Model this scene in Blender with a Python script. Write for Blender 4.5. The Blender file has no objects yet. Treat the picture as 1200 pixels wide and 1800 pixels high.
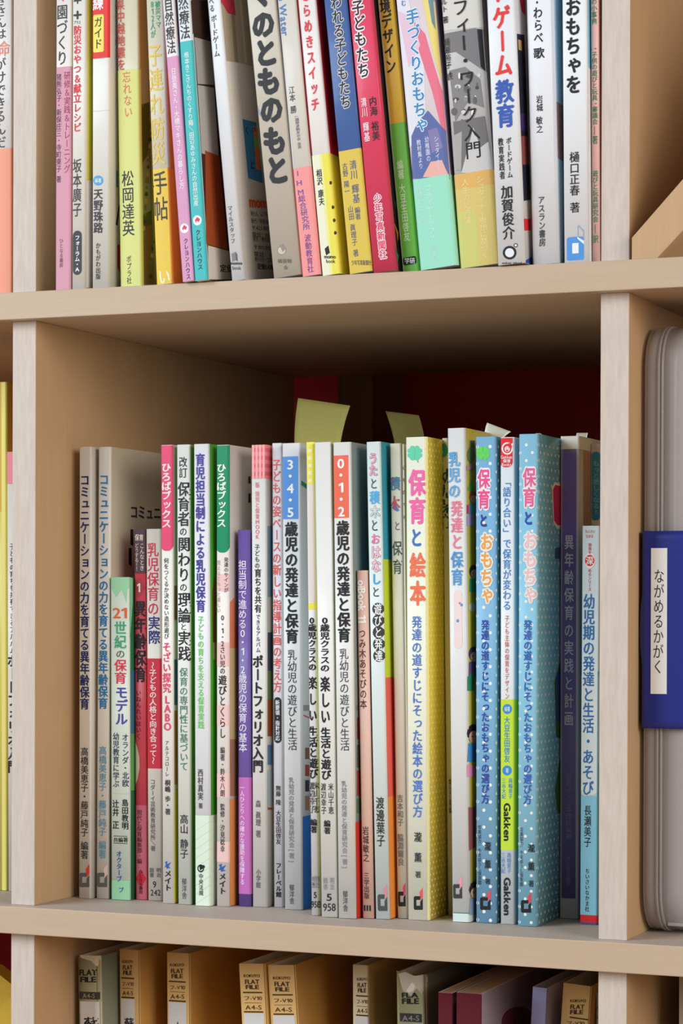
import bpy, math, random
from mathutils import Vector, Matrix
random.seed(7)
scene = bpy.context.scene
COL = scene.collection
MM = 0.001

# ------------------------------------------------------------------ camera
CAM_POS = (0.655387, -1.14228, 0.169725)
CAM_R = (0.9253294, 0.3791506, 0.0031957)
CAM_U = (-0.0045313, 0.0026304, 0.9999863)
CAM_F = (-0.379137, 0.9253312, -0.004152)
FOCAL_PX = 4154.656
PP_Y = 1074.370

cd = bpy.data.cameras.new('camera'); cam = bpy.data.objects.new('camera', cd); COL.objects.link(cam)
cd.sensor_fit = 'VERTICAL'; cd.sensor_height = 36.0; cd.sensor_width = 24.0
cd.lens = FOCAL_PX * 36.0 / 1800.0
cd.shift_y = (PP_Y - 900.0) / 1800.0          # view camera with a vertical shift, verticals stay upright
cd.clip_start = 0.05
R_, U_, F_ = Vector(CAM_R), Vector(CAM_U), Vector(CAM_F)
cam.matrix_world = Matrix(((R_.x, U_.x, -F_.x, CAM_POS[0]), (R_.y, U_.y, -F_.y, CAM_POS[1]), (R_.z, U_.z, -F_.z, CAM_POS[2]), (0, 0, 0, 1)))
scene.camera = cam

# ------------------------------------------------------------------ light and exposure
wd = bpy.data.worlds.new('world'); scene.world = wd; wd.use_nodes = True
bg = wd.node_tree.nodes['Background']; bg.inputs[0].default_value = (0.93, 0.96, 1.0, 1); bg.inputs[1].default_value = 0.165
def area(name, loc, target, sx, sy, power, col):
    l = bpy.data.lights.new(name, 'AREA'); l.shape = 'RECTANGLE'; l.size = sx; l.size_y = sy; l.energy = power; l.color = col
    o = bpy.data.objects.new(name, l); COL.objects.link(o); o.location = loc
    d = Vector(target) - Vector(loc); o.rotation_euler = d.to_track_quat('-Z', 'Y').to_euler()
    return o
area('window_daylight', (-1.3, -1.65, 0.95), (0.15, 0, 0.1), 1.4, 1.3, 52, (0.81, 0.92, 1.0))
area('window_daylight_right', (2.35, -1.3, 0.8), (0.2, 0, 0.1), 1.5, 1.1, 40, (1.0, 0.94, 0.87))
scene.view_settings.view_transform = 'Standard'
scene.view_settings.look = 'None'
scene.view_settings.exposure = 0.0
scene.view_settings.gamma = 1.0
scene.view_settings.use_curve_mapping = False

# ------------------------------------------------------------------ materials
def lin(c):
    return tuple(((v / 255) / 12.92 if v <= 10 else (((v / 255) + 0.055) / 1.055) ** 2.4) for v in c)
def albedo(c, k=1.1):
    return tuple(min(0.9, v * k) for v in lin(c)) + (1.0,)
def newmat(name):
    m = bpy.data.materials.new(name); m.use_nodes = True
    return m, m.node_tree.nodes, m.node_tree.links, m.node_tree.nodes['Principled BSDF']
def attr_mat(name, rough, coat=0.0, spec=0.5, bump=0.0):
    m, n, l, b = newmat(name)
    a = n.new('ShaderNodeAttribute'); a.attribute_name = 'Col'
    l.new(a.outputs['Color'], b.inputs['Base Color'])
    b.inputs['Roughness'].default_value = rough
    b.inputs['Specular IOR Level'].default_value = spec
    b.inputs['Coat Weight'].default_value = coat; b.inputs['Coat Roughness'].default_value = 0.12
    if bump:
        tc = n.new('ShaderNodeTexCoord'); no = n.new('ShaderNodeTexNoise'); no.inputs['Scale'].default_value = 60
        bp = n.new('ShaderNodeBump'); bp.inputs['Strength'].default_value = bump; bp.inputs['Distance'].default_value = 0.001
        l.new(tc.outputs['Object'], no.inputs['Vector']); l.new(no.outputs['Fac'], bp.inputs['Height']); l.new(bp.outputs['Normal'], b.inputs['Normal'])
    return m
M_COVER = attr_mat('laminated_cover', 0.42, 0.15, 0.3, 0.04)
M_INK = attr_mat('printed_ink', 0.5, 0.06, 0.22)
M_KRAFT = attr_mat('kraft_board', 0.7, 0, 0.25, 0.12)
M_LABELINK = attr_mat('matt_print', 0.7, 0, 0.2)

def wood(name, c1, c2, axis, rough=0.55, streak=1.0, scale=1.0, broad=.45, along=9):
    """procedural birch: streaks run along the given axis"""
    m, n, l, b = newmat(name)
    tc = n.new('ShaderNodeTexCoord'); mp = n.new('ShaderNodeMapping')
    s = [260 * scale] * 3; s[axis] = along * scale
    mp.inputs['Scale'].default_value = s
    a = n.new('ShaderNodeTexNoise'); a.inputs['Scale'].default_value = 1.6; a.inputs['Detail'].default_value = 6; a.inputs['Roughness'].default_value = .65
    mp2 = n.new('ShaderNodeMapping'); s2 = [26.0] * 3; s2[axis] = 3.0; mp2.inputs['Scale'].default_value = s2
    g = n.new('ShaderNodeTexNoise'); g.inputs['Scale'].default_value = 1.0; g.inputs['Detail'].default_value = 3
    r = n.new('ShaderNodeValToRGB'); r.color_ramp.elements[0].position = .32; r.color_ramp.elements[1].position = .68
    r.color_ramp.elements[0].color = albedo(c2); r.color_ramp.elements[1].color = albedo(c1)
    mx = n.new('ShaderNodeMix'); mx.data_type = 'FLOAT'; mx.inputs[0].default_value = broad
    sp = n.new('ShaderNodeTexNoise'); sp.inputs['Scale'].default_value = 90; sp.inputs['Detail'].default_value = 0
    l.new(tc.outputs['Object'], mp.inputs['Vector']); l.new(mp.outputs[0], a.inputs['Vector'])
    l.new(tc.outputs['Object'], mp2.inputs['Vector']); l.new(mp2.outputs[0], g.inputs['Vector'])
    l.new(a.outputs['Fac'], mx.inputs[2]); l.new(g.outputs['Fac'], mx.inputs[3])
    l.new(mx.outputs[0], r.inputs['Fac']); l.new(r.outputs['Color'], b.inputs['Base Color'])
    b.inputs['Roughness'].default_value = rough; b.inputs['Specular IOR Level'].default_value = 0.3
    bp = n.new('ShaderNodeBump'); bp.inputs['Strength'].default_value = .12 * streak; bp.inputs['Distance'].default_value = .0004
    l.new(a.outputs['Fac'], bp.inputs['Height']); l.new(bp.outputs['Normal'], b.inputs['Normal'])
    return m
M_BOARD = wood('birch_board', (193, 170, 147), (184, 159, 135), 0)
M_UPR = wood('birch_panel', (193, 160, 122), (184, 150, 112), 2)
M_TOP = wood('greyed_board_top', (190, 178, 168), (182, 168, 156), 0)
M_EDGE = wood('birch_edge_grain', (204, 191, 180), (191, 176, 165), 2, .6, 2.5, 1.25, .1, 34)
M_POST = wood('dark_post_wood', (150, 112, 78), (130, 94, 64), 2)
def plain(name, c, rough=.5, k=1.18, **kw):
    m, n, l, b = newmat(name)
    no = n.new('ShaderNodeTexNoise'); no.inputs['Scale'].default_value = 12
    mx = n.new('ShaderNodeMix'); mx.data_type = 'RGBA'
    a = albedo(c, k); mx.inputs[6].default_value = a; mx.inputs[7].default_value = tuple(v * .9 for v in a[:3]) + (1,)
    l.new(no.outputs['Fac'], mx.inputs[0]); l.new(mx.outputs[2], b.inputs['Base Color'])
    b.inputs['Roughness'].default_value = rough
    for q, v in kw.items(): b.inputs[q.replace('_', ' ')].default_value = v
    return m
M_RED = plain('red_painted_wall', (168, 12, 16), .6)
M_FLOOR = plain('pale_floor', (190, 165, 135), .5)
M_NOTE = plain('yellow_green_note', (158, 152, 82), .8)
M_TAB = plain('pale_paper_tab', (222, 222, 205), .7)
M_YEL = plain('yellow_plastic', (226, 190, 60), .4)
M_BLUE = plain('blue_plastic', (26, 38, 126), .4)
M_LABEL = plain('label_paper', (228, 231, 228), .7)

# ------------------------------------------------------------------ mesh helpers (millimetres in, metres out)
def link(name, verts, faces, mat, parent=None, cols=None, smooth=None):
    me = bpy.data.meshes.new(name)
    me.from_pydata([(x * MM, y * MM, z * MM) for x, y, z in verts], [], faces)
    if cols is not None:
        at = me.color_attributes.new('Col', 'FLOAT_COLOR', 'CORNER')
        buf = []
        for p in me.polygons:
            buf.extend(cols[p.index] * p.loop_total)
        at.data.foreach_set('color', buf)
    if smooth is not None:
        me.polygons.foreach_set('use_smooth', [bool(v) for v in smooth])
    if isinstance(mat, (list, tuple)):
        for q in mat: me.materials.append(q)
    else: me.materials.append(mat)
    me.update()
    o = bpy.data.objects.new(name, me); COL.objects.link(o)
    if parent: o.parent = parent
    return o
def box_vf(x0, x1, y0, y1, z0, z1, b=0.0):
    """box with chamfered edges"""
    if b <= 0:
        v = [(x, y, z) for z in (z0, z1) for y in (y0, y1) for x in (x0, x1)]
        return v, [(0, 2, 3, 1), (4, 5, 7, 6), (0, 1, 5, 4), (1, 3, 7, 5), (3, 2, 6, 7), (2, 0, 4, 6)]
    import bmesh
    bm = bmesh.new(); bmesh.ops.create_cube(bm, size=1)
    for v in bm.verts:
        v.co = Vector(((x0 + x1) / 2 + v.co.x * (x1 - x0), (y0 + y1) / 2 + v.co.y * (y1 - y0), (z0 + z1) / 2 + v.co.z * (z1 - z0)))
    bmesh.ops.bevel(bm, geom=bm.edges[:], offset=b, segments=2, affect='EDGES', profile=.5)
    bm.verts.ensure_lookup_table()
    v = [tuple(q.co) for q in bm.verts]; f = [tuple(q.index for q in fc.verts) for fc in bm.faces]; bm.free()
    return v, f
def empty(name, loc, label, cat, group=None, rot=(0, 0, 0)):
    o = bpy.data.objects.new(name, None); COL.objects.link(o); o.location = [c * MM for c in loc]; o.rotation_euler = rot
    o.empty_display_size = .01
    o['label'] = label; o['category'] = cat
    if group: o['group'] = group
    return o

# ------------------------------------------------------------------ room and bookshelf
W, T, TL, ZU, ZS, SB, DEP = 324.32, 14.69, 14.34, 325.19, 340.27, 8.38, 368.75   # millimetres

COMP = ZU                       # clear height of a compartment
STEP = ZU + (ZS - ZU)
XL, XR = -T - 2 * (W + T), W + T + 2 * (W + T)
def structure(name, v, f, m):
    o = link(name, v, f, m); o['kind'] = 'structure'; return o
floor_z = -2 * STEP - TL
structure('floor', *box_vf(-3000, 3600, -3600, DEP + 110, floor_z - 30, floor_z), M_FLOOR)
structure('wall_back', *box_vf(-3000, 3600, DEP + 62, DEP + 110, floor_z, 2300), M_RED)
# timber uprights fixed to the wall behind the open shelf
for k, x in enumerate((-330, 31.5, 372, 700)):
    structure('trim_%d' % (k + 1), *box_vf(x, x + 26, DEP + 3, DEP + 62, floor_z, 1800, .6), M_POST)

shelf = empty('bookshelf', (0, 0, floor_z), 'open backed birch plywood bookshelf with square compartments and pale edge grain', 'bookshelf')
def spart(name, v, f, m, mi=None):
    o = link(name, [(x, y, z - floor_z) for x, y, z in v], f, m, shelf)
    if mi: o.data.polygons.foreach_set('material_index', mi)
    return o
levels = [k * STEP for k in range(-2, 5)]
for z in levels:
    v, f = box_vf(XL, XR, 0, DEP, z - (ZS - ZU), z, .5)
    spart('shelf_board', v, f, [M_BOARD, M_TOP], [1 if min(v[i][2] for i in q) > z - .1 else 0 for q in f])
for z in levels[:-1]:
    for x in (XL, XL + W + T, -T, W, W + W + T, XR - T):
        v, f = box_vf(x, x + T, SB if x in (-T, W) else 0, DEP, z, z + COMP, .35)
        mi = []
        for q in f:
            ys = [v[i][1] for i in q]; mi.append(1 if max(ys) < SB + 1 else 0)
        spart('divider', v, f, [M_UPR, M_EDGE], mi)

# ------------------------------------------------------------------ glyph library
_g = {}
VERT = set('ー～―—-（）()[]「」／…：~')
SMALL = set('ッュョャォァィェゥっゃゅょぁぃぅぇぉ、')
def glyph(ch, bold):
    key = (ch, round(bold, 3))
    if key in _g: return _g[key]
    c = bpy.data.curves.new('g', 'FONT'); c.body = ch; c.resolution_u = 2 if ord(ch) > 255 else 3
    o = bpy.data.objects.new('g', c); COL.objects.link(o)
    me = o.to_mesh()
    v = [(p.co.x, p.co.y, 0) for p in me.vertices]; f = [tuple(p.vertices) for p in me.polygons]
    o.to_mesh_clear()
    bpy.data.objects.remove(o); bpy.data.curves.remove(c)
    if ch == '1':                         # one with its flag
        v = [(.24, 0, 0), (.35, 0, 0), (.35, .69, 0), (.25, .69, 0), (.06, .58, 0), (.06, .47, 0), (.24, .56, 0)]; f = [(0, 1, 2, 3, 6), (6, 3, 4, 5)]
    if v:
        xs = [p[0] for p in v]; bb = (min(xs), max(xs))
    else: bb = (0, .3)
    if bold > .006:                       # heavier weights: the strokes are laid down again a little to each side
        B = bold
        sh = [(-B, 0), (B, 0), (0, B * .7), (0, -B * .7)] if B < .05 else [(B * math.cos(t * math.pi / 4), B * math.sin(t * math.pi / 4)) for t in range(8)]
        v2, f2, q = [], [], 0
        for dx, dy in sh:
            f2 += [tuple(i + len(v2) for i in t) for t in f]; v2 += [(p[0] + dx, p[1] + dy, q) for p in v]; q += 1
        v, f = v2, f2
    _g[key] = (v, f, bb)
    return _g[key]

class Printer:
    """collects printed shapes in (s, z) = millimetres round the spine and up it"""
    def __init__(s, w, rad, H):
        s.w, s.rad, s.H = w, rad, H; s.v = []; s.f = []; s.c = []; s.k = 0
    def prof(s, q, off):
        w, r = s.w, s.rad
        if q < 0: return (-off, max(r, -q))
        if q > w: return (w + off, max(r, q - w))
        t = (r - q) / r if q < r else (q - w + r) / r if q > w - r else 0.0
        c = math.sqrt(max(0.0, 1 - t * t)); sg = -1 if q < r else 1
        return (q + sg * off * t, r * (1 - c) - off * c)
    def breaks(s):
        br = {s.w, s.w + s.rad, 0.0}
        for i in range(5): br |= {s.rad * i / 4, s.w - s.rad * i / 4}
        return sorted(br)
    def poly(s, pts, col):
        """flat polygon, cut where it crosses the rounded folds so that it follows them"""
        s.k += 1
        off = .08 + .006 * s.k
        lo = min(p[0] for p in pts); hi = max(p[0] for p in pts)
        cuts = [lo - 1] + [c for c in s.breaks() if lo + .02 < c < hi - .02] + [hi + 1]
        for a, b in zip(cuts, cuts[1:]):
            q = pts
            for lim, sg in ((a, 1), (b, -1)):
                r = []
                for i in range(len(q)):
                    p0, p1 = q[i - 1], q[i]; d0, d1 = (p0[0] - lim) * sg, (p1[0] - lim) * sg
                    if (d0 < 0) != (d1 < 0):
                        t = d0 / (d0 - d1); r.append((p0[0] + (p1[0] - p0[0]) * t, p0[1] + (p1[1] - p0[1]) * t))
                    if d1 >= 0: r.append(p1)
                q = r
                if len(q) < 3: break
            if len(q) < 3: continue
            n = len(s.v)
            for u, z in q:
                x, y = s.prof(u, off); s.v.append((x, y, max(.05, min(s.H - .05, z))))
            f = tuple(range(n, n + len(q)))
            ar = sum(q[i - 1][0] * q[i][1] - q[i][0] * q[i - 1][1] for i in range(len(q)))
            s.f.append(f if ar > 0 else f[::-1]); s.c.append(albedo(col))
    def zone(s, s0, s1, z0, z1, col):
        s.k += 1
        off = .08 + .006 * s.k
        br = {s0, s1}
        for i in range(5):
            for c in (s.rad * i / 4, s.w - s.rad * i / 4): 
                if s0 < c < s1: br.add(c)
        for c in (0, s.w, s.w + s.rad): 
            if s0 < c < s1: br.add(c)
        br = sorted(br); n = len(s.v)
        z0 = max(.05, z0); z1 = min(s.H - .03, z1)
        for q in br:
            x, y = s.prof(q, off); s.v += [(x, y, z0), (x, y, z1)]
        for i in range(len(br) - 1):
            a = n + 2 * i; s.f.append((a, a + 2, a + 3, a + 1)); s.c.append(albedo(col))
    def glyphs(s, tris, col, off):
        v, f = tris; n = len(s.v)
        for q, z, lay in v:
            x, y = s.prof(q, off + .004 * lay); s.v.append((x, y, z))
        for t in f: s.f.append(tuple(i + n for i in t)); s.c.append(albedo(col))
    def text(s, kind, st, s0, z0, s1, z1, w, col, bold, off):
        st = st.replace('！', '!')
        if kind == 'T':
            wt = [.5 if ch == ' ' else (.85 if ord(ch) < 128 else 1.0) for ch in st]; tot = sum(wt); L = z0 - z1; acc = 0
            for ch, g in zip(st, wt):
                h = L * g / tot; m = (acc + g / 2) / tot; acc += g
                if ch == ' ': continue
                cs = s0 + (s1 - s0) * m; cz = z0 + (z1 - z0) * m
                v, f, bb = glyph(ch, bold)
                em = min(L / tot, w * 1.5); cx = .5 if ord(ch) > 255 else (bb[0] + bb[1]) / 2
                wx = w if ord(ch) > 255 else w * 1.15
                dx = dz = 0
                if ch in SMALL: dx, dz = w * .08, em * .08
                if ch in VERT:
                    vv = [(cs + (p[1] - .38) * w, cz - (p[0] - cx) * em, p[2]) for p in v]
                else:
                    vv = [(cs + dx + (p[0] - cx) * wx, cz + dz + (p[1] - .38) * em * 1.02, p[2]) for p in v]
                s.glyphs((vv, f), col, off)
        else:
            adv = []
            for ch in st:
                v, f, bb = glyph(ch, bold); adv.append(.35 if ch == ' ' else (1.0 if ord(ch) > 255 else bb[1] - bb[0] + .09))
            tot = sum(adv); acc = 0
            up = any(ord(c) > 255 for c in st)
            for ch, a in zip(st, adv):
                v, f, bb = glyph(ch, bold); x0 = acc if ord(ch) > 255 else acc - bb[0] + .045; acc += a
                if kind == 'R':       # turned 90 degrees, reads downwards
                    L = z0 - z1; ex = w / .74
                    vv = [(s0 + (s1 - s0) * (x0 + p[0]) / tot + (p[1] - .37) * ex, z0 - L * (x0 + p[0]) / tot, p[2]) for p in v]
                else:                 # horizontal line, w = height of the box
                    sx = (s1 - s0) / tot; ez = w / (.9 if up else .74); base = .07 if up else 0.0
                    vv = [(s0 + (x0 + p[0]) * sx, z0 + (z1 - z0) * (x0 + p[0]) / tot + (p[1] + base) * ez, p[2]) for p in v]
                s.glyphs((vv, f), col, off)
    def dots(s, s0, s1, z0, z1, pitch, rad, col):
        s.k += 1; off = .08 + .006 * s.k; row = 0; z = z0
        while z < z1:
            q = s0 + (pitch / 2 if row % 2 else 0)
            while q < s1:
                pts = [(q + rad * math.cos(t * math.pi / 4), z + rad * math.sin(t * math.pi / 4)) for t in range(8)]
                n = len(s.v)
                for a, b in pts:
                    x, y = s.prof(a, off); s.v.append((x, y, b))
                s.f.append(tuple(range(n, n + 8))); s.c.append(albedo(col)); q += pitch
            z += pitch * .62; row += 1

def make_book(b):
    w, H, d, th, rad = b['w'], b['H'], b['d'], b['thick'], min(b['rad'], b['w'] * .3)
    root = empty(b['n'], (b['X'], b['Y'], b['Z'] + .2), b['label'], b['cat'], b['group'], (0, -b['ang'], 0))
    kraft = b['n'] in ('flat_file', 'worn_file', 'document_folder')
    # cover: one folded sheet, left board - spine - right board, real thickness
    out = [(0, d)]; tag = []
    N = 5
    out.append((0, rad)); tag.append('L')
    for i in range(1, N + 1):
        t = math.pi / 2 * i / N; out.append((rad - rad * math.cos(t), rad - rad * math.sin(t))); tag.append('s')
    out.append((w - rad, 0)); tag.append('s')
    for i in range(1, N + 1):
        t = math.pi / 2 * i / N; out.append((w - rad + rad * math.sin(t), rad - rad * math.cos(t))); tag.append('s')
    e = b['edge']
    if e > 0: out.append((w, rad + e)); tag.append('s')
    out.append((w, d)); tag.append('R')
    cx = w / 2
    inn = []
    for x, y in out:
        ccx = min(max(x, rad), w - rad)              # inner face runs parallel to the outer one round the folds
        if y < rad - 1e-6:
            k = max(0.0, 1 - th / rad); inn.append((ccx + (x - ccx) * k, rad + (y - rad) * k))
        else: inn.append((th if x < w / 2 else w - th, y))
    n = len(out); v = []
    for ring in (out, inn):
        for z in (0, H): v += [(x, y, z) for x, y in ring]
    # indices: out z0: 0..n-1, out z1: n.., inn z0: 2n.., inn z1: 3n..
    f = []; c = []; sm = []
    colr = {'L': albedo(b['left']), 's': albedo(b['base']), 'R': albedo(b['cov'])}
    for i in range(n - 1):
        f.append((i, i + 1, n + i + 1, n + i)); c.append(colr[tag[i]]); sm.append(True)
    for i in range(n - 1):
        f.append((2 * n + i + 1, 2 * n + i, 3 * n + i, 3 * n + i + 1)); c.append(albedo(b['pages'])); sm.append(False)
        f.append((i + 1, i, 2 * n + i, 2 * n + i + 1)); c.append(colr[tag[i]]); sm.append(False)
        f.append((n + i, n + i + 1, 3 * n + i + 1, 3 * n + i)); c.append(colr[tag[i]] if kraft else albedo((225, 220, 210))); sm.append(False)
    for i in (0, n - 1):
        f.append((i, 2 * n + i, 3 * n + i, n + i)); c.append(colr['R']); sm.append(False)
    if b['n'] == 'worn_file' or b.get('torn'):
        rr = random.Random(int(b['X'] * 10))
        for i in range(n):
            dz = -rr.random() * (3 if b['n'] == 'worn_file' else 1.2)
            for k in (n + i, 3 * n + i): v[k] = (v[k][0] + rr.uniform(-.4, .4), v[k][1], v[k][2] + dz)
    cover = link('cover', v, f, M_KRAFT if kraft else M_COVER, root, c, sm)
    # page block
    ins = b['inset']; g = 0.25
    if kraft:
        # a sheaf of papers inside the file, each sheet group at its own height
        k = max(2, int(w / 3)); px = th + g + .6; pw = (w - 2 * (th + g + .6)) / k
        vv, ff = [], []
        for i in range(k):
            a, q = box_vf(px + i * pw, px + (i + 1) * pw - .15, th + 6 + random.random() * 4, d - 4 - random.random() * 6, .6, H - ins - 2 - random.random() * 4)
            ff += [tuple(j + len(vv) for j in t) for t in q]; vv += a
        pb = link('papers', vv, ff, M_COVER, root, [albedo(b['pages'])] * len(ff))
    else:
        a, q = box_vf(th + g * .2, w - th - g * .2, max(th + .15, .95 * rad), d - .4, .15 if ins < 1 else ins, H - .12 - (ins if ins >= .5 else 0))
        pb = link('page_block', a, q, M_COVER, root, [albedo(b['pages'])] * len(q))
    # print: bands, badges, emblems and pictures lie on the cover, lettering on top of them
    mi = M_LABELINK if kraft else M_INK
    k = 0; art = None; em = None; cl = None
    def flush(pr, name, stuff=False):
        if pr and pr.f:
            o = link(name, pr.v, pr.f, mi, root, pr.c)
            if stuff: o['kind'] = 'stuff'
    for p in b['pr']:
        if p[0] in 'TRHO': continue
        nm = p[-1]
        pr = Printer(w, rad, H); pr.k = k
        if nm in ('cover_art', 'emblem') and nm == p[-1]:
            if nm == 'cover_art':
                if art is None: art = pr
                pr = art; pr.k = k
            else:
                if em is None: em = pr
                pr = em; pr.k = k
            pr.poly(p[1], p[2]); k += 1; continue
        if nm == 'clover_emblem':
            if cl is None: cl = pr
            cl.k = k; cl.poly(p[1], p[2]); k += 1; continue
        if p[0] == 'Z': pr.zone(*p[1:-1])
        elif p[0] == 'P': pr.poly(*p[1:-1])
        elif p[0] == 'D': pr.dots(*p[1:-1])
        k += 1; flush(pr, nm, p[0] == 'D')
    flush(art, 'cover_art', True); flush(em, 'emblem'); flush(cl, 'clover_emblem')
    let = Printer(w, rad, H)
    base_off = .08 + .006 * k + .03
    for p in b['pr']:
        if p[0] == 'O': let.text('T', *p[1:], base_off)          # white outline under the letters
        elif p[0] in 'TRH': let.text(*p, base_off + .045)
    flush(let, 'lettering', True)
    return root

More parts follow.
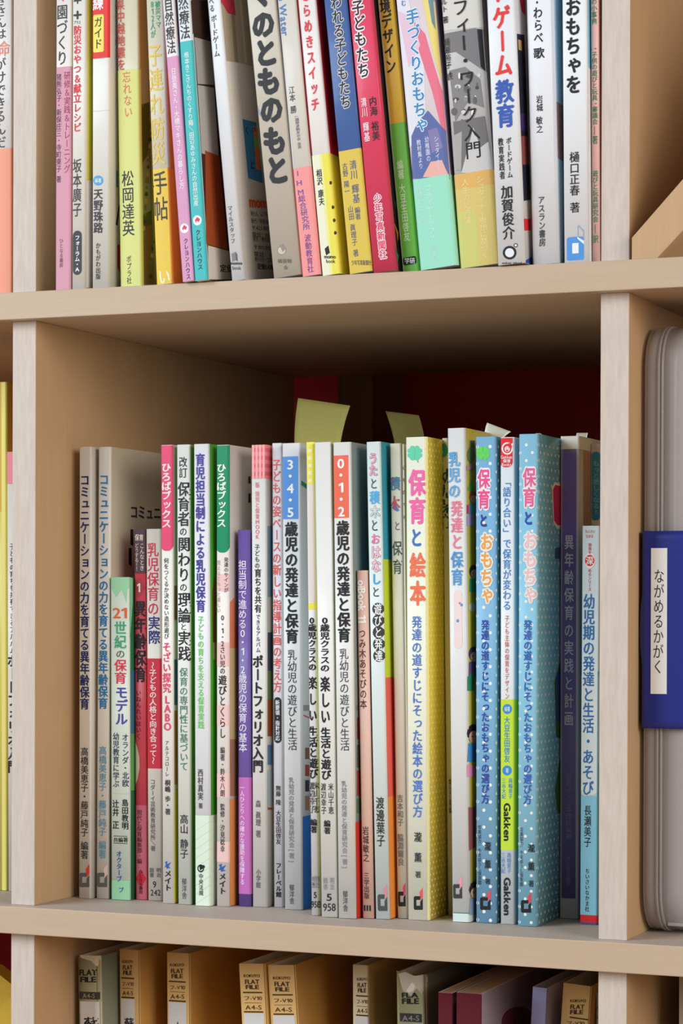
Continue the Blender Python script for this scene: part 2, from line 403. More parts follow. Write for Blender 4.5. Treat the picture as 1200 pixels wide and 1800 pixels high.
# ------------------------------------------------------------------ the books and files: sizes, places and print in millimetres
BOOKS = [
 dict(n='book', label='slim white book with navy title lettering, leftmost on the middle shelf beside the divider', cat='book', group='books standing in a row on the middle shelf', base=(222, 216, 206), cov=(222, 216, 206), left=(222, 216, 206), d=182, thick=0.35, edge=0.6, rad=1.1, pages=(235, 228, 212), inset=0.3, w=7.76, ang=0.0018, Y=47.25, X=6.59, Z=0.0, H=256.99,
  pr=[('T','コミュニケーションの力を育てる異年齢保育',3.89,241.49,3.89,107.43,6.23,(36,52,110),0.03),
   ('T','高橋美恵子・藤戸純子 編著',3.89,86.05,3.89,22.22,5.13,(52,52,66),0.01),
   ('P',((4.76,16.75),(6.98,19.6),(6.98,13.94),(5.2,12.08)),(226,70,50),'emblem'),
   ('P',((0.64,13.49),(1.27,14.33),(5.39,14.51),(5.2,12.32),(2.41,12.19),(2.41,8.71),(5.2,8.84),(5.2,11.27),(6.98,13.37),(6.98,6.49),(1.27,6.22),(0.64,7.0)),(95,95,98),'emblem')]),
 dict(n='book', label='slim white book with bright blue title lettering and black words on its broad cover', cat='book', group='books standing in a row on the middle shelf', base=(222, 216, 206), cov=(205, 192, 168), left=(205, 192, 168), d=182, thick=0.35, edge=0.6, rad=1.1, pages=(235, 228, 212), inset=0.3, w=7.88, ang=-0.0024, Y=50.38, X=16.21, Z=0.02, H=256.92,
  pr=[('T','コミュニケーションの力を育てる異年齢保育',3.94,241.78,3.94,107.83,6.2,(38,118,175),0.03),
   ('T','高橋美恵子・藤戸純子 編著',3.94,86.79,3.94,22.67,5.11,(88,150,178),0.01),
   ('P',((4.85,16.88),(7.14,19.74),(7.15,14.08),(5.31,12.21)),(225,190,180),'emblem'),
   ('P',((0.58,13.59),(1.23,14.44),(5.51,14.65),(5.31,12.45),(2.42,12.31),(2.42,8.82),(5.31,8.97),(5.31,11.4),(7.15,13.51),(7.15,6.63),(1.23,6.33),(0.57,7.11)),(95,92,92),'emblem'),
   ('H','コミュニケ',31.94,217.01,81.92,217.66,7.88,(38,36,38),0.03),
   ('P',((32.72,210.79),(36.29,210.89),(36.39,201.34),(32.81,201.92)),(38,36,38),'cover_art'),
   ('P',((30.7,199.9),(34.26,199.98),(34.38,189.12),(30.8,190.71)),(38,36,38),'cover_art')]),
 dict(n='book', label='short mint green and white paperback with an orange number and violet title', cat='book', group='books standing in a row on the middle shelf', base=(212, 222, 210), cov=(52, 128, 84), left=(52, 128, 84), d=148, thick=0.35, edge=0.6, rad=1.1, pages=(235, 228, 212), inset=0.3, w=11.74, ang=0.0059, Y=49.32, X=26.38, Z=0.0, H=182.81,
  pr=[('Z',0.0,11.74,176.74,182.81,(150,205,165),'colour_band'),
   ('P',((0.84,176.77),(3.73,171.59),(7.36,176.09),(10.23,168.35),(10.98,176.72)),(150,205,165),'cover_art'),
   ('Z',0.0,11.74,0,11.02,(150,205,165),'colour_band'),
   ('Z',0.0,11.74,59.88,60.36,(190,200,190),'colour_band'),
   ('P',((12.75,182.84),(16.59,182.23),(16.51,168.35),(12.55,145.81)),(130,195,150),'cover_art'),
   ('P',((14.21,129.66),(18.41,129.55),(18.22,93.99),(13.32,94.24)),(60,120,150),'cover_art'),
   ('P',((14.02,94.21),(18.22,93.99),(18.05,61.67),(13.15,62.03)),(95,165,95),'cover_art'),
   ('H','21',1.4,159.66,10.9,159.66,6.13,(215,100,55),0.02),
   ('T','世紀',6.44,158.05,6.44,142.25,7.97,(60,165,115),0.02),
   ('T','の',6.44,141.93,6.45,136.77,6.16,(90,88,86),0.01),
   ('T','保育',6.45,136.45,6.45,122.27,7.97,(218,52,82),0.02),
   ('T','モデル',7.03,121.31,7.05,98.75,7.97,(82,78,160),0.03),
   ('T','オランダ・北欧',9.39,94.28,9.47,64.0,4.17,(50,48,92),0.01),
   ('T','幼児教育に学ぶ',3.54,94.82,3.48,63.52,4.17,(50,48,92),0.01),
   ('T','島田教明',9.13,57.23,9.17,39.83,4.35,(40,42,40),0.02),
   ('T','辻井 正',3.23,56.74,3.2,39.95,4.35,(40,42,40),0.02),
   ('Z',1.76,10.56,35.85,36.17,(38,36,38),'colour_band'),
   ('Z',1.76,10.56,31.82,32.14,(38,36,38),'colour_band'),
   ('H','共編著',1.59,32.47,11.01,32.81,2.58,(38,36,38),0.01),
   ('T','オクターブ',5.27,27.77,5.26,10.03,3.62,(36,80,150),0.02),
   ('T','ブ',6.5,7.18,6.51,3.95,3.62,(36,80,150),0.02)]),
 dict(n='book', label='short crimson book with a dark plum top and black title lettering', cat='book', group='books standing in a row on the middle shelf', base=(192, 62, 78), cov=(150, 40, 60), left=(150, 40, 60), d=148, thick=0.35, edge=0.6, rad=1.1, pages=(235, 228, 212), inset=0.3, w=7.23, ang=0.0075, Y=54.82, X=39.0, Z=0.0, H=210.22,
  pr=[('Z',0.0,7.23,185.02,210.22,(82,58,66),'colour_band'),
   ('Z',0.0,7.23,0,53.53,(186,92,106),'colour_band'),
   ('H','保育',0.65,203.62,6.15,203.54,3.55,(215,205,195),0.02),
   ('T','こんなとき',5.17,202.26,5.17,186.46,2.89,(215,205,195),0.01),
   ('T','どうする!!',1.85,202.31,1.84,186.49,2.53,(200,190,180),0.01),
   ('P',((3.26,182.93),(7.16,177.42),(3.26,171.64),(0.06,177.47)),(165,48,66),'cover_art'),
   ('T','1',2.91,180.03,2.91,174.22,5.42,(225,215,205),0.02),
   ('T','異年齢保育',3.97,169.7,3.98,123.24,6.86,(40,28,32),0.04),
   ('T','いねんれいほいく',2.54,119.03,2.53,90.95,3.25,(95,25,38),0.01),
   ('P',((-0.01,90.9),(1.44,87.05),(2.89,81.27),(3.03,74.82),(1.79,68.33),(-0.04,63.76)),(190,175,150),'cover_art'),
   ('T','現代と保育編集部・編',2.89,50.93,2.88,20.26,3.25,(80,30,42),0.01),
   ('P',((3.62,17.38),(6.94,12.03),(3.62,6.41),(0.29,11.76)),(190,35,50),'cover_art'),
   ('T','ひとなる書房',3.62,16.74,3.62,3.18,2.71,(60,20,30),0.02)]),
 dict(n='book', label='short white book with a red and navy title above a crimson block', cat='book', group='books standing in a row on the middle shelf', base=(220, 212, 202), cov=(230, 190, 120), left=(230, 190, 120), d=148, thick=0.35, edge=0.6, rad=1.1, pages=(235, 228, 212), inset=0.3, w=8.89, ang=0.0088, Y=54.1, X=47.27, Z=0.0, H=210.13,
  pr=[('Z',0.0,8.89,74.65,136.9,(203,50,70),'colour_band'),
   ('T','乳児保育の',4.45,202.52,4.45,161.03,7.55,(203,42,74),0.01),
   ('T','実際',4.89,161.03,4.9,144.94,7.55,(40,50,120),0.02),
   ('T','～子どもの人格と向き合って～',4.01,134.97,4.01,77.05,4.67,(240,225,220),0.02),
   ('T','コダーイ芸術教育研究所／著',3.56,68.68,3.56,27.81,3.23,(90,86,84),0.01),
   ('T','明治',6.96,18.6,6.96,13.13,2.87,(90,86,84),0.01),
   ('T','図書',2.66,18.44,2.66,12.97,2.87,(90,86,84),0.01),
   ('H','9',3.2,7.2,5.53,7.29,3.86,(38,36,38),0.01),
   ('H','242',1.76,2.63,8.22,2.9,3.54,(38,36,38),0.01)]),
 dict(n='book', label='white book with a raspberry pink rounded tab at the top of its spine', cat='book', group='books standing in a row on the middle shelf', base=(226, 222, 216), cov=(226, 220, 214), left=(226, 220, 214), d=182, thick=0.35, edge=0.6, rad=1.1, pages=(235, 228, 212), inset=0.3, w=7.23, ang=0.0072, Y=46.4, X=60.36, Z=0.0, H=256.83,
  pr=[('P',((7.23,256.59),(0.0,256.59),(0.0,200.38),(0.1,199.63),(0.39,198.93),(0.85,198.33),(1.45,197.87),(2.14,197.58),(2.89,197.49),(4.34,197.49),(5.09,197.58),(5.78,197.87),(6.38,198.33),(6.84,198.93),(7.13,199.63),(7.23,200.38)),(215,70,108),'badge'),
   ('T','ひろばブックス',3.46,246.9,3.46,210.24,6.04,(240,222,220),0.03),
   ('T','何をつくるか決めない造形遊び',3.24,193.66,3.25,148.07,3.2,(60,56,58),0.01),
   ('T','そざい探究',3.25,146.47,3.26,117.77,5.33,(218,68,100),0.03),
   ('T','LABO',3.62,116.82,3.62,96.73,4.97,(218,68,100),0.04),
   ('T','アルテコローレ',3.27,91.3,3.28,70.89,2.49,(90,86,84),0.01),
   ('T','桐嶋 歩・著',3.62,69.31,3.62,49.54,3.55,(52,50,52),0.02),
   ('P',((1.65,22.99),(3.29,23.69),(2.97,21.76),(5.58,23.14),(3.95,20.53),(5.25,19.94),(2.97,19.21),(2.31,20.46),(1.33,19.79),(2.31,21.74)),(50,90,160),'cover_art'),
   ('T','メイト',3.62,18.6,3.62,6.8,4.62,(38,36,38),0.04),
   ('P',((7.26,63.98),(12.28,63.61),(11.78,0.05),(6.99,0.57)),(228,205,50),'cover_art'),
   ('P',((8.88,178.03),(12.47,178.05),(12.32,158.87),(8.73,158.89)),(150,110,80),'cover_art'),
   ('P',((8.55,136.58),(12.14,136.5),(11.94,110.94),(8.35,111.08)),(70,110,150),'cover_art'),
   ('P',((8.32,107.89),(11.91,107.74),(11.58,66.22),(7.99,66.47)),(190,120,60),'cover_art')]),
 dict(n='book', label='thick white book with a large black title and green author line, edged in green', cat='book', group='books standing in a row on the middle shelf', base=(220, 220, 214), cov=(120, 165, 100), left=(120, 165, 100), d=182, thick=0.35, edge=0.6, rad=1.1, pages=(235, 228, 212), inset=0.3, w=8.08, ang=0.0065, Y=45.81, X=70.32, Z=0.0, H=256.78,
  pr=[('T','改訂',4.05,250.16,4.05,238.08,5.3,(38,36,38),0.01),
   ('T','保育者',4.45,236.17,4.45,211.07,7.77,(38,36,38),0.02),
   ('T','の',4.05,210.76,4.05,205.68,4.94,(38,36,38),0.01),
   ('T','関わり',4.45,205.36,4.45,179.94,7.77,(38,36,38),0.02),
   ('T','の',4.05,179.63,4.05,174.54,4.94,(38,36,38),0.01),
   ('T','理論',4.45,174.54,4.45,157.07,7.77,(38,36,38),0.02),
   ('T','と',4.05,157.07,4.05,152.94,4.59,(38,36,38),0.01),
   ('T','実践',4.45,152.94,4.45,135.78,7.77,(38,36,38),0.02),
   ('T','保育の専門性に基づいて',4.05,132.28,4.05,74.44,5.3,(62,122,104),0.01),
   ('T','高山 静子',4.05,50.29,4.05,25.5,5.3,(38,36,38),0.01),
   ('T','郁洋舎',4.05,14.69,4.05,2.93,3.18,(80,80,80),0.01)]),
 dict(n='book', label='white book with an indigo title, bright green cover and pale striped foot', cat='book', group='books standing in a row on the middle shelf', base=(222, 222, 226), cov=(82, 176, 52), left=(82, 176, 52), d=182, thick=0.35, edge=0.6, rad=1.1, pages=(235, 228, 212), inset=0.3, w=9.14, ang=0.0068, Y=43.86, X=81.9, Z=0.0, H=256.75,
  pr=[('Z',0.0,69.14,0,50.26,(214,226,208),'colour_band'),
   ('P',((-0.05,41.25),(9.24,47.23),(9.24,46.92),(-0.05,40.94)),(190,205,180),'cover_art'),
   ('P',((-0.05,36.19),(9.24,42.18),(9.24,41.86),(-0.05,35.87)),(190,205,180),'cover_art'),
   ('P',((-0.05,31.12),(9.25,37.12),(9.25,36.81),(-0.05,30.8)),(190,205,180),'cover_art'),
   ('P',((-0.06,26.05),(9.26,32.07),(9.26,31.75),(-0.06,25.73)),(190,205,180),'cover_art'),
   ('P',((-0.06,20.98),(9.26,27.01),(9.26,26.7),(-0.06,20.67)),(190,205,180),'cover_art'),
   ('P',((-0.06,15.91),(9.27,21.96),(9.27,21.64),(-0.06,15.6)),(190,205,180),'cover_art'),
   ('P',((-0.06,10.85),(9.27,16.9),(9.27,16.59),(-0.06,10.53)),(190,205,180),'cover_art'),
   ('P',((-0.07,5.78),(9.28,11.85),(9.28,11.53),(-0.07,5.46)),(190,205,180),'cover_art'),
   ('P',((-0.07,0.71),(9.29,6.79),(9.29,6.48),(-0.07,0.39)),(190,205,180),'cover_art'),
   ('P',((13.16,174.86),(17.3,184.41),(17.01,146.3),(13.69,146.35)),(125,75,45),'cover_art'),
   ('P',((14.05,146.34),(17.01,146.3),(16.94,136.77),(13.98,136.84)),(200,170,140),'cover_art'),
   ('T','育児担当制による乳児保育',4.12,251.7,4.12,163.16,5.95,(66,58,150),0.03),
   ('T','子どもの育ちを支える保育実践',4.12,161.27,4.12,98.33,3.85,(118,198,108),0.02),
   ('T','西村真実',3.66,76.18,3.66,58.78,3.5,(60,60,64),0.01),
   ('T','著',3.66,57.19,3.65,54.03,2.8,(60,60,64),0.01),
   ('P',((5.75,20.89),(5.6,21.73),(5.14,22.43),(4.46,22.89),(3.66,23.02),(2.85,22.83),(2.17,22.32),(1.71,21.58),(1.55,20.73),(1.7,19.89),(2.16,19.18),(2.84,18.73),(3.64,18.59),(4.45,18.8),(5.13,19.3),(5.59,20.04)),(38,36,38),'cover_art'),
   ('P',((5.05,20.86),(4.95,21.39),(4.65,21.83),(4.19,22.12),(3.66,22.2),(3.12,22.08),(2.66,21.76),(2.36,21.29),(2.25,20.76),(2.35,20.23),(2.66,19.79),(3.11,19.5),(3.65,19.42),(4.18,19.54),(4.64,19.86),(4.94,20.33)),(214,226,208),'cover_art'),
   ('P',((2.73,22.04),(5.69,22.79),(6.43,21.55),(3.19,19.53)),(38,36,38),'cover_art'),
   ('T','中央法規',3.84,17.97,3.84,5.63,2.8,(38,36,38),0.01)]),
 dict(n='book', label='white book with a dark green rounded tab at the top of its spine', cat='book', group='books standing in a row on the middle shelf', base=(226, 216, 212), cov=(222, 212, 206), left=(222, 212, 206), d=182, thick=0.35, edge=0.6, rad=1.1, pages=(235, 228, 212), inset=0.3, w=7.72, ang=0.0035, Y=46.82, X=93.61, Z=0.0, H=256.15,
  pr=[('Z',0.0,7.72,174.91,184.38,(228,190,186),'colour_band'),
   ('Z',0.0,7.72,133.22,146.48,(228,190,186),'colour_band'),
   ('Z',0.0,7.72,100.37,111.74,(228,190,186),'colour_band'),
   ('Z',0.0,7.72,60.56,73.83,(228,190,186),'colour_band'),
   ('Z',0.0,7.72,24.54,35.92,(228,190,186),'colour_band'),
   ('P',((7.72,255.86),(0.0,255.86),(0.0,199.47),(0.11,198.67),(0.41,197.93),(0.9,197.29),(1.54,196.79),(2.29,196.49),(3.09,196.38),(4.63,196.38),(5.43,196.49),(6.18,196.79),(6.81,197.29),(7.31,197.93),(7.61,198.67),(7.72,199.47)),(20,134,92),'badge'),
   ('T','ひろばブックス',3.23,245.97,3.23,210.28,5.92,(235,238,230),0.03),
   ('T','発達のサインが',6.06,193.84,6.05,174.27,2.61,(90,70,70),0.01),
   ('T','見えるともっと楽しい',1.51,192.29,1.53,162.9,2.27,(200,160,160),0.01),
   ('T','0・1・2さい児の',3.86,161.96,3.86,128.8,3.31,(38,36,38),0.01),
   ('T','遊び',3.86,128.48,3.86,117.11,5.23,(38,36,38),0.02),
   ('T','とくらし',3.86,117.11,3.86,93.1,4.18,(38,36,38),0.01),
   ('T','編著・鈴木八朗',3.86,88.68,3.86,60.88,2.96,(60,56,58),0.01),
   ('T','監修・汐見稔幸',3.86,57.09,3.86,29.91,2.96,(60,56,58),0.01),
   ('P',((1.6,22.87),(3.49,23.58),(3.11,21.67),(6.12,23.06),(4.24,20.45),(5.75,19.88),(3.11,19.14),(2.36,20.37),(1.23,19.69),(2.36,21.63)),(50,90,160),'cover_art'),
   ('T','メイト',3.86,18.54,3.86,6.53,4.53,(38,36,38),0.04),
   ('P',((8.3,168.59),(15.04,171.77),(18.81,149.52),(18.81,143.16),(8.29,143.34)),(225,130,95),'cover_art'),
   ('P',((8.29,143.34),(18.81,143.16),(18.79,92.28),(8.26,92.84)),(205,180,130),'cover_art'),
   ('P',((8.26,92.84),(18.79,92.28),(18.77,60.48),(8.25,61.27)),(170,120,95),'cover_art'),
   ('P',((8.25,59.38),(18.77,59.21),(18.75,-0.59),(8.23,0.65)),(232,150,85),'cover_art'),
   ('P',((33.38,239.89),(36.47,240.05),(36.47,236.19),(33.37,236.04)),(38,36,38),'cover_art'),
   ('P',((33.37,230.26),(36.47,230.4),(36.47,225.25),(33.37,225.12)),(38,36,38),'cover_art')]),
 dict(n='book', label='short purple book with a magenta band around its foot', cat='book', group='books standing in a row on the middle shelf', base=(108, 86, 158), cov=(88, 66, 138), left=(88, 66, 138), d=148, thick=0.35, edge=0.6, rad=1.1, pages=(235, 228, 212), inset=0.3, w=7.4, ang=0.0058, Y=51.65, X=104.78, Z=0.0, H=209.05,
  pr=[('Z',0.0,57.4,6.84,71.62,(190,106,178),'colour_band'),
   ('T','担当制で進める0・1・2歳児の保育の基本',3.11,192.32,3.11,85.52,5.21,(225,218,235),0.01),
   ('T','一人ひとりへの確かな援助を保障する',2.59,67.49,2.59,11.85,2.95,(235,205,232),0.02)]),
 dict(n='book', label='white book with a red gingham patch at the top of its spine', cat='book', group='books standing in a row on the middle shelf', base=(224, 222, 216), cov=(222, 220, 214), left=(222, 220, 214), d=182, thick=0.35, edge=0.6, rad=1.1, pages=(235, 228, 212), inset=0.3, w=8.87, ang=0.0065, Y=52.58, X=112.98, Z=0.0, H=256.11,
  pr=[('Z',0.0,18.87,237.38,256.11,(232,128,132),'colour_band'),
   ('Z',0.0,18.87,252.19,254.4,(222,95,104),'colour_band'),
   ('Z',0.0,18.87,247.78,249.99,(222,95,104),'colour_band'),
   ('Z',0.0,18.87,243.37,245.57,(222,95,104),'colour_band'),
   ('Z',0.0,18.87,238.95,241.16,(222,95,104),'colour_band'),
   ('Z',0.71,1.77,237.38,256.11,(240,170,170),'colour_band'),
   ('Z',2.84,3.9,237.38,256.11,(240,170,170),'colour_band'),
   ('Z',4.97,6.03,237.38,256.11,(240,170,170),'colour_band'),
   ('Z',7.09,8.16,237.38,256.11,(240,170,170),'colour_band'),
   ('T','新 幼児と保育MOOK',3.72,235.5,3.72,203.97,2.59,(225,120,130),0.01),
   ('T','子どもの',3.55,201.13,3.55,187.57,3.11,(38,36,38),0.01),
   ('T','育ちを共有',3.99,187.57,3.99,162.97,4.32,(38,36,38),0.02),
   ('T','できるアルバム',3.99,162.34,4.0,140.89,2.77,(38,36,38),0.01),
   ('T','ポートフォリオ入門',3.73,139.63,3.73,74.34,6.57,(38,36,38),0.04),
   ('T','森 眞理 著',3.74,59.2,3.74,38.37,3.28,(95,95,98),0.01),
   ('T','小学館',3.74,21.02,3.74,10.3,2.94,(95,95,98),0.01),
   ('P',((11.0,211.21),(16.82,211.38),(16.54,171.8),(10.72,171.78)),(120,150,165),'cover_art'),
   ('P',((10.72,171.78),(16.54,171.8),(16.4,152.81),(10.59,152.87)),(190,190,185),'cover_art'),
   ('P',((10.58,152.24),(16.4,152.17),(16.25,130.65),(10.43,130.8)),(70,80,95),'cover_art'),
   ('P',((10.43,130.8),(16.25,130.65),(16.14,114.82),(10.32,115.04)),(100,130,80),'cover_art'),
   ('P',((10.32,115.04),(16.14,114.82),(15.99,94.25),(10.17,94.55)),(160,80,40),'cover_art'),
   ('P',((10.14,89.82),(15.96,89.5),(15.88,78.43),(10.06,78.8)),(90,130,170),'cover_art'),
   ('P',((10.04,75.64),(15.85,75.27),(15.71,54.7),(9.9,55.16)),(175,190,195),'cover_art'),
   ('P',((9.9,55.16),(15.71,54.7),(15.7,53.44),(9.89,53.9)),(190,60,60),'cover_art')]),
 dict(n='book', label='slim white book with a coral red title and a black pill-shaped badge', cat='book', group='books standing in a row on the middle shelf', base=(226, 224, 230), cov=(222, 222, 222), left=(222, 222, 222), d=182, thick=0.35, edge=0.6, rad=1.1, pages=(235, 228, 212), inset=0.3, w=5.74, ang=0.0079, Y=56.34, X=124.18, Z=0.0, H=257.11,
  pr=[('T','子どもの姿ベースの新しい指導計画の考え方',2.87,248.45,2.87,118.87,5.17,(230,98,92),0.02),
   ('P',((5.16,114.11),(5.09,114.69),(4.86,115.23),(4.51,115.69),(4.04,116.04),(3.5,116.27),(2.93,116.34),(2.93,116.34),(2.35,116.27),(1.81,116.04),(1.34,115.69),(0.99,115.23),(0.76,114.69),(0.69,114.11),(0.69,93.04),(0.76,92.46),(0.99,91.92),(1.34,91.46),(1.81,91.1),(2.35,90.88),(2.93,90.8),(2.93,90.8),(3.5,90.88),(4.04,91.1),(4.51,91.46),(4.86,91.92),(5.09,92.46),(5.16,93.04)),(45,42,44),'badge'),
   ('T','新要領・指針対応',2.87,114.77,2.87,92.06,2.76,(240,240,240),0.02),
   ('T','無藤 隆',3.15,67.47,3.15,56.44,3.27,(38,36,38),0.01),
   ('T','大豆生田啓友',3.15,53.6,3.15,34.68,3.27,(38,36,38),0.01),
   ('T','フレーベル館',3.15,24.59,3.14,5.35,3.45,(38,36,38),0.04)]),
 dict(n='book', label='white book with a blue number block at the top of its spine', cat='book', group='books standing in a row on the middle shelf', base=(222, 222, 222), cov=(214, 218, 214), left=(214, 218, 214), d=182, thick=0.35, edge=0.6, rad=1.1, pages=(235, 228, 212), inset=0.3, w=10.65, ang=0.0094, Y=49.73, X=133.7, Z=0.0, H=256.43,
  pr=[('Z',0.0,9.59,214.67,249.07,(84,142,212),'colour_band'),
   ('T','3・4・5',4.93,247.83,4.92,215.61,7.16,(235,240,245),0.03),
   ('T','歳児の発達と保育',5.33,213.42,5.33,146.18,7.84,(38,36,38),0.04),
   ('T','乳幼児の遊びと生活',5.33,143.05,5.34,87.37,5.8,(60,60,62),0.0),
   ('T','乳幼児の発達と保育研究会[著]',4.47,72.66,4.45,25.1,3.41,(130,128,130),0.01),
   ('T','郁洋舎',4.45,13.83,4.45,2.88,3.07,(80,80,80),0.01),
   ('P',((12.16,235.87),(20.1,234.05),(20.06,231.54),(12.13,233.37)),(20,130,80),'cover_art'),
   ('Z',10.65,70.65,0,51.09,(58,118,190),'colour_band'),
   ('P',((13.6,112.33),(22.39,111.99),(22.34,108.84),(13.56,109.21)),(150,150,150),'cover_art'),
   ('P',((13.53,107.02),(22.29,105.06),(22.28,104.43),(13.52,106.39)),(205,50,50),'cover_art'),
   ('P',((15.66,88.75),(21.25,88.43),(21.16,82.15),(15.57,82.48)),(130,95,75),'cover_art'),
   ('P',((15.53,79.35),(21.12,79.0),(21.03,72.72),(15.44,73.09)),(165,70,60),'cover_art'),
   ('P',((15.41,70.9),(21.0,70.52),(20.91,64.23),(15.32,64.64)),(60,60,70),'cover_art'),
   ('P',((15.28,62.14),(20.88,61.72),(20.77,53.86),(15.17,54.31)),(165,120,90),'cover_art')]),
 dict(n='book', label='slim white book with a yellow striped strip, left of its duplicate', cat='book', group='books standing in a row on the middle shelf', base=(224, 222, 224), cov=(222, 222, 222), left=(222, 222, 222), d=182, thick=0.35, edge=0.6, rad=1.1, pages=(235, 228, 212), inset=0.3, w=4.7, ang=0.0157, Y=32.44, X=156.98, Z=0.0, H=255.48,
  pr=[('Z',0.0,4.7,232.67,255.48,(235,222,90),'colour_band'),
   ('Z',0.0,4.7,169.39,232.67,(226,214,212),'colour_band'),
   ('Z',0.0,4.7,165.09,168.77,(235,222,90),'colour_band'),
   ('Z',1.18,3.29,249.87,251.72,(240,236,190),'colour_band'),
   ('Z',1.18,3.29,245.88,247.72,(240,236,190),'colour_band'),
   ('Z',1.18,3.29,241.89,243.73,(240,236,190),'colour_band'),
   ('Z',1.18,3.29,237.89,239.74,(240,236,190),'colour_band'),
   ('Z',1.18,3.29,233.9,235.74,(240,236,190),'colour_band'),
   ('T','0歳児クラスの',2.35,161.09,2.35,131.91,4.67,(38,36,38),0.04),
   ('T','楽しい',2.35,129.76,2.26,103.66,4.67,(38,36,38),0.04),
   ('T','生活と遊び',2.26,102.12,2.25,73.56,5.0,(38,36,38),0.04),
   ('T','米山千恵',3.9,72.05,3.94,55.17,3.0,(38,36,38),0.01),
   ('T','渡辺幸子',1.32,72.01,1.3,55.12,3.0,(38,36,38),0.01),
   ('T','編著',2.09,52.06,2.09,44.39,4.0,(38,36,38),0.03),
   ('T','明治',3.47,21.4,3.48,14.65,2.67,(140,138,140),0.01),
   ('T','図書',1.24,21.33,1.23,14.57,2.67,(140,138,140),0.01),
   ('H','5',1.51,9.36,3.49,9.43,3.38,(38,36,38),0.02),
   ('H','958',0.07,4.09,5.22,4.19,3.69,(38,36,38),0.01)]),
 dict(n='book', label='white book with a blank upper spine, right of its yellow striped duplicate', cat='book', group='books standing in a row on the middle shelf', base=(226, 224, 220), cov=(235, 235, 150), left=(235, 235, 150), d=182, thick=0.35, edge=0.6, rad=1.1, pages=(235, 228, 212), inset=0.3, w=9.45, ang=0.0196, Y=28.5, X=164.49, Z=0.0, H=254.94,
  pr=[('T','0歳児クラスの',4.73,161.12,4.35,131.49,5.63,(38,36,38),0.04),
   ('T','楽しい',4.35,129.36,4.17,103.4,5.63,(38,36,38),0.04),
   ('T','生活と遊び',4.17,101.87,4.18,73.47,5.96,(38,36,38),0.04),
   ('T','米山千恵',6.75,71.97,6.73,55.19,3.31,(38,36,38),0.01),
   ('T','渡辺幸子',2.44,71.92,2.46,55.12,3.31,(38,36,38),0.01),
   ('T','編著',4.28,52.1,4.28,44.46,3.97,(38,36,38),0.03),
   ('T','明治',6.69,21.33,6.68,14.62,2.65,(140,138,140),0.01),
   ('T','図書',2.77,21.22,2.78,14.5,2.65,(140,138,140),0.01),
   ('H','5',3.14,8.71,6.5,8.81,3.97,(38,36,38),0.02),
   ('H','958',1.03,3.14,8.7,3.4,4.28,(38,36,38),0.01)]),
 dict(n='book', label='white book with a coral number block at the top of its spine', cat='book', group='books standing in a row on the middle shelf', base=(222, 220, 216), cov=(150, 164, 160), left=(150, 164, 160), d=182, thick=0.35, edge=0.6, rad=1.1, pages=(235, 228, 212), inset=0.3, w=10.1, ang=0.0158, Y=27.79, X=174.66, Z=0.0, H=254.62,
  pr=[('Z',0.0,8.89,214.13,247.61,(228,104,80),'colour_band'),
   ('T','0・1・2',4.54,246.41,4.54,214.76,6.9,(240,238,232),0.03),
   ('T','歳児の発達と保育',5.27,212.91,5.26,147.49,7.56,(38,36,38),0.04),
   ('T','乳幼児の遊びと生活',5.06,144.45,5.06,89.39,5.59,(60,60,62),0.0),
   ('T','乳幼児の発達と保育研究会[著]',4.26,73.56,4.28,25.79,3.29,(130,128,130),0.01),
   ('T','郁洋舎',4.28,14.84,4.28,3.58,2.96,(80,80,80),0.01),
   ('Z',10.1,70.1,0,51.36,(205,60,45),'colour_band'),
   ('P',((14.37,113.88),(22.57,113.55),(22.48,110.49),(14.28,110.84)),(130,125,125),'cover_art'),
   ('P',((14.98,107.15),(22.36,106.82),(22.01,95.19),(14.63,95.58)),(150,60,50),'cover_art'),
   ('P',((14.53,92.54),(21.91,92.13),(21.53,79.9),(14.16,80.37)),(100,90,80),'cover_art'),
   ('P',((14.11,78.85),(21.49,78.37),(21.06,64.62),(13.7,65.18)),(170,60,50),'cover_art'),
   ('P',((13.65,63.66),(21.02,63.1),(20.78,55.46),(13.42,56.07)),(90,120,90),'cover_art')]),
 dict(n='book', label='small dusty pink booklet, lowest spine between the coral-block book and the teal-edged book', cat='book', group='books standing in a row on the middle shelf', base=(224, 184, 168), cov=(190, 120, 110), left=(190, 120, 110), d=148, thick=0.35, edge=0.6, rad=1.1, pages=(235, 228, 212), inset=0.3, w=6.22, ang=0.0223, Y=32.55, X=186.68, Z=0.0, H=186.11,
  pr=[('R','oiBook 11',3.11,181.04,3.12,157.89,4.59,(245,228,222),0.03),
   ('T','つみ木あそびの本',2.8,155.16,2.8,111.92,3.93,(95,48,48),0.01),
   ('T','岩城敏之',2.81,49.21,2.81,30.04,3.61,(80,40,42),0.01),
   ('T','三学出版',2.81,24.56,2.81,10.26,3.11,(80,40,42),0.01),
   ('Z',0.93,1.93,3.89,6.93,(38,36,38),'colour_band'),
   ('Z',2.49,3.49,3.89,6.93,(38,36,38),'colour_band'),
   ('Z',4.05,5.04,3.89,6.93,(38,36,38),'colour_band')]),
 dict(n='book', label='white book with teal, lime, coral and orange blocks on its cover edge', cat='book', group='books standing in a row on the middle shelf', base=(214, 224, 222), cov=(62, 168, 190), left=(62, 168, 190), d=182, thick=0.35, edge=0.6, rad=1.1, pages=(235, 228, 212), inset=0.3, w=7.91, ang=0.0249, Y=32.93, X=194.1, Z=0.0, H=254.85,
  pr=[('Z',7.91,67.91,128.75,191.96,(196,212,62),'colour_band'),
   ('Z',7.91,67.91,64.96,128.75,(228,104,94),'colour_band'),
   ('Z',7.91,67.91,0,64.96,(234,146,66),'colour_band'),
   ('O','うた',3.96,249.13,3.96,236.36,5.22,(150,110,120),0.05),
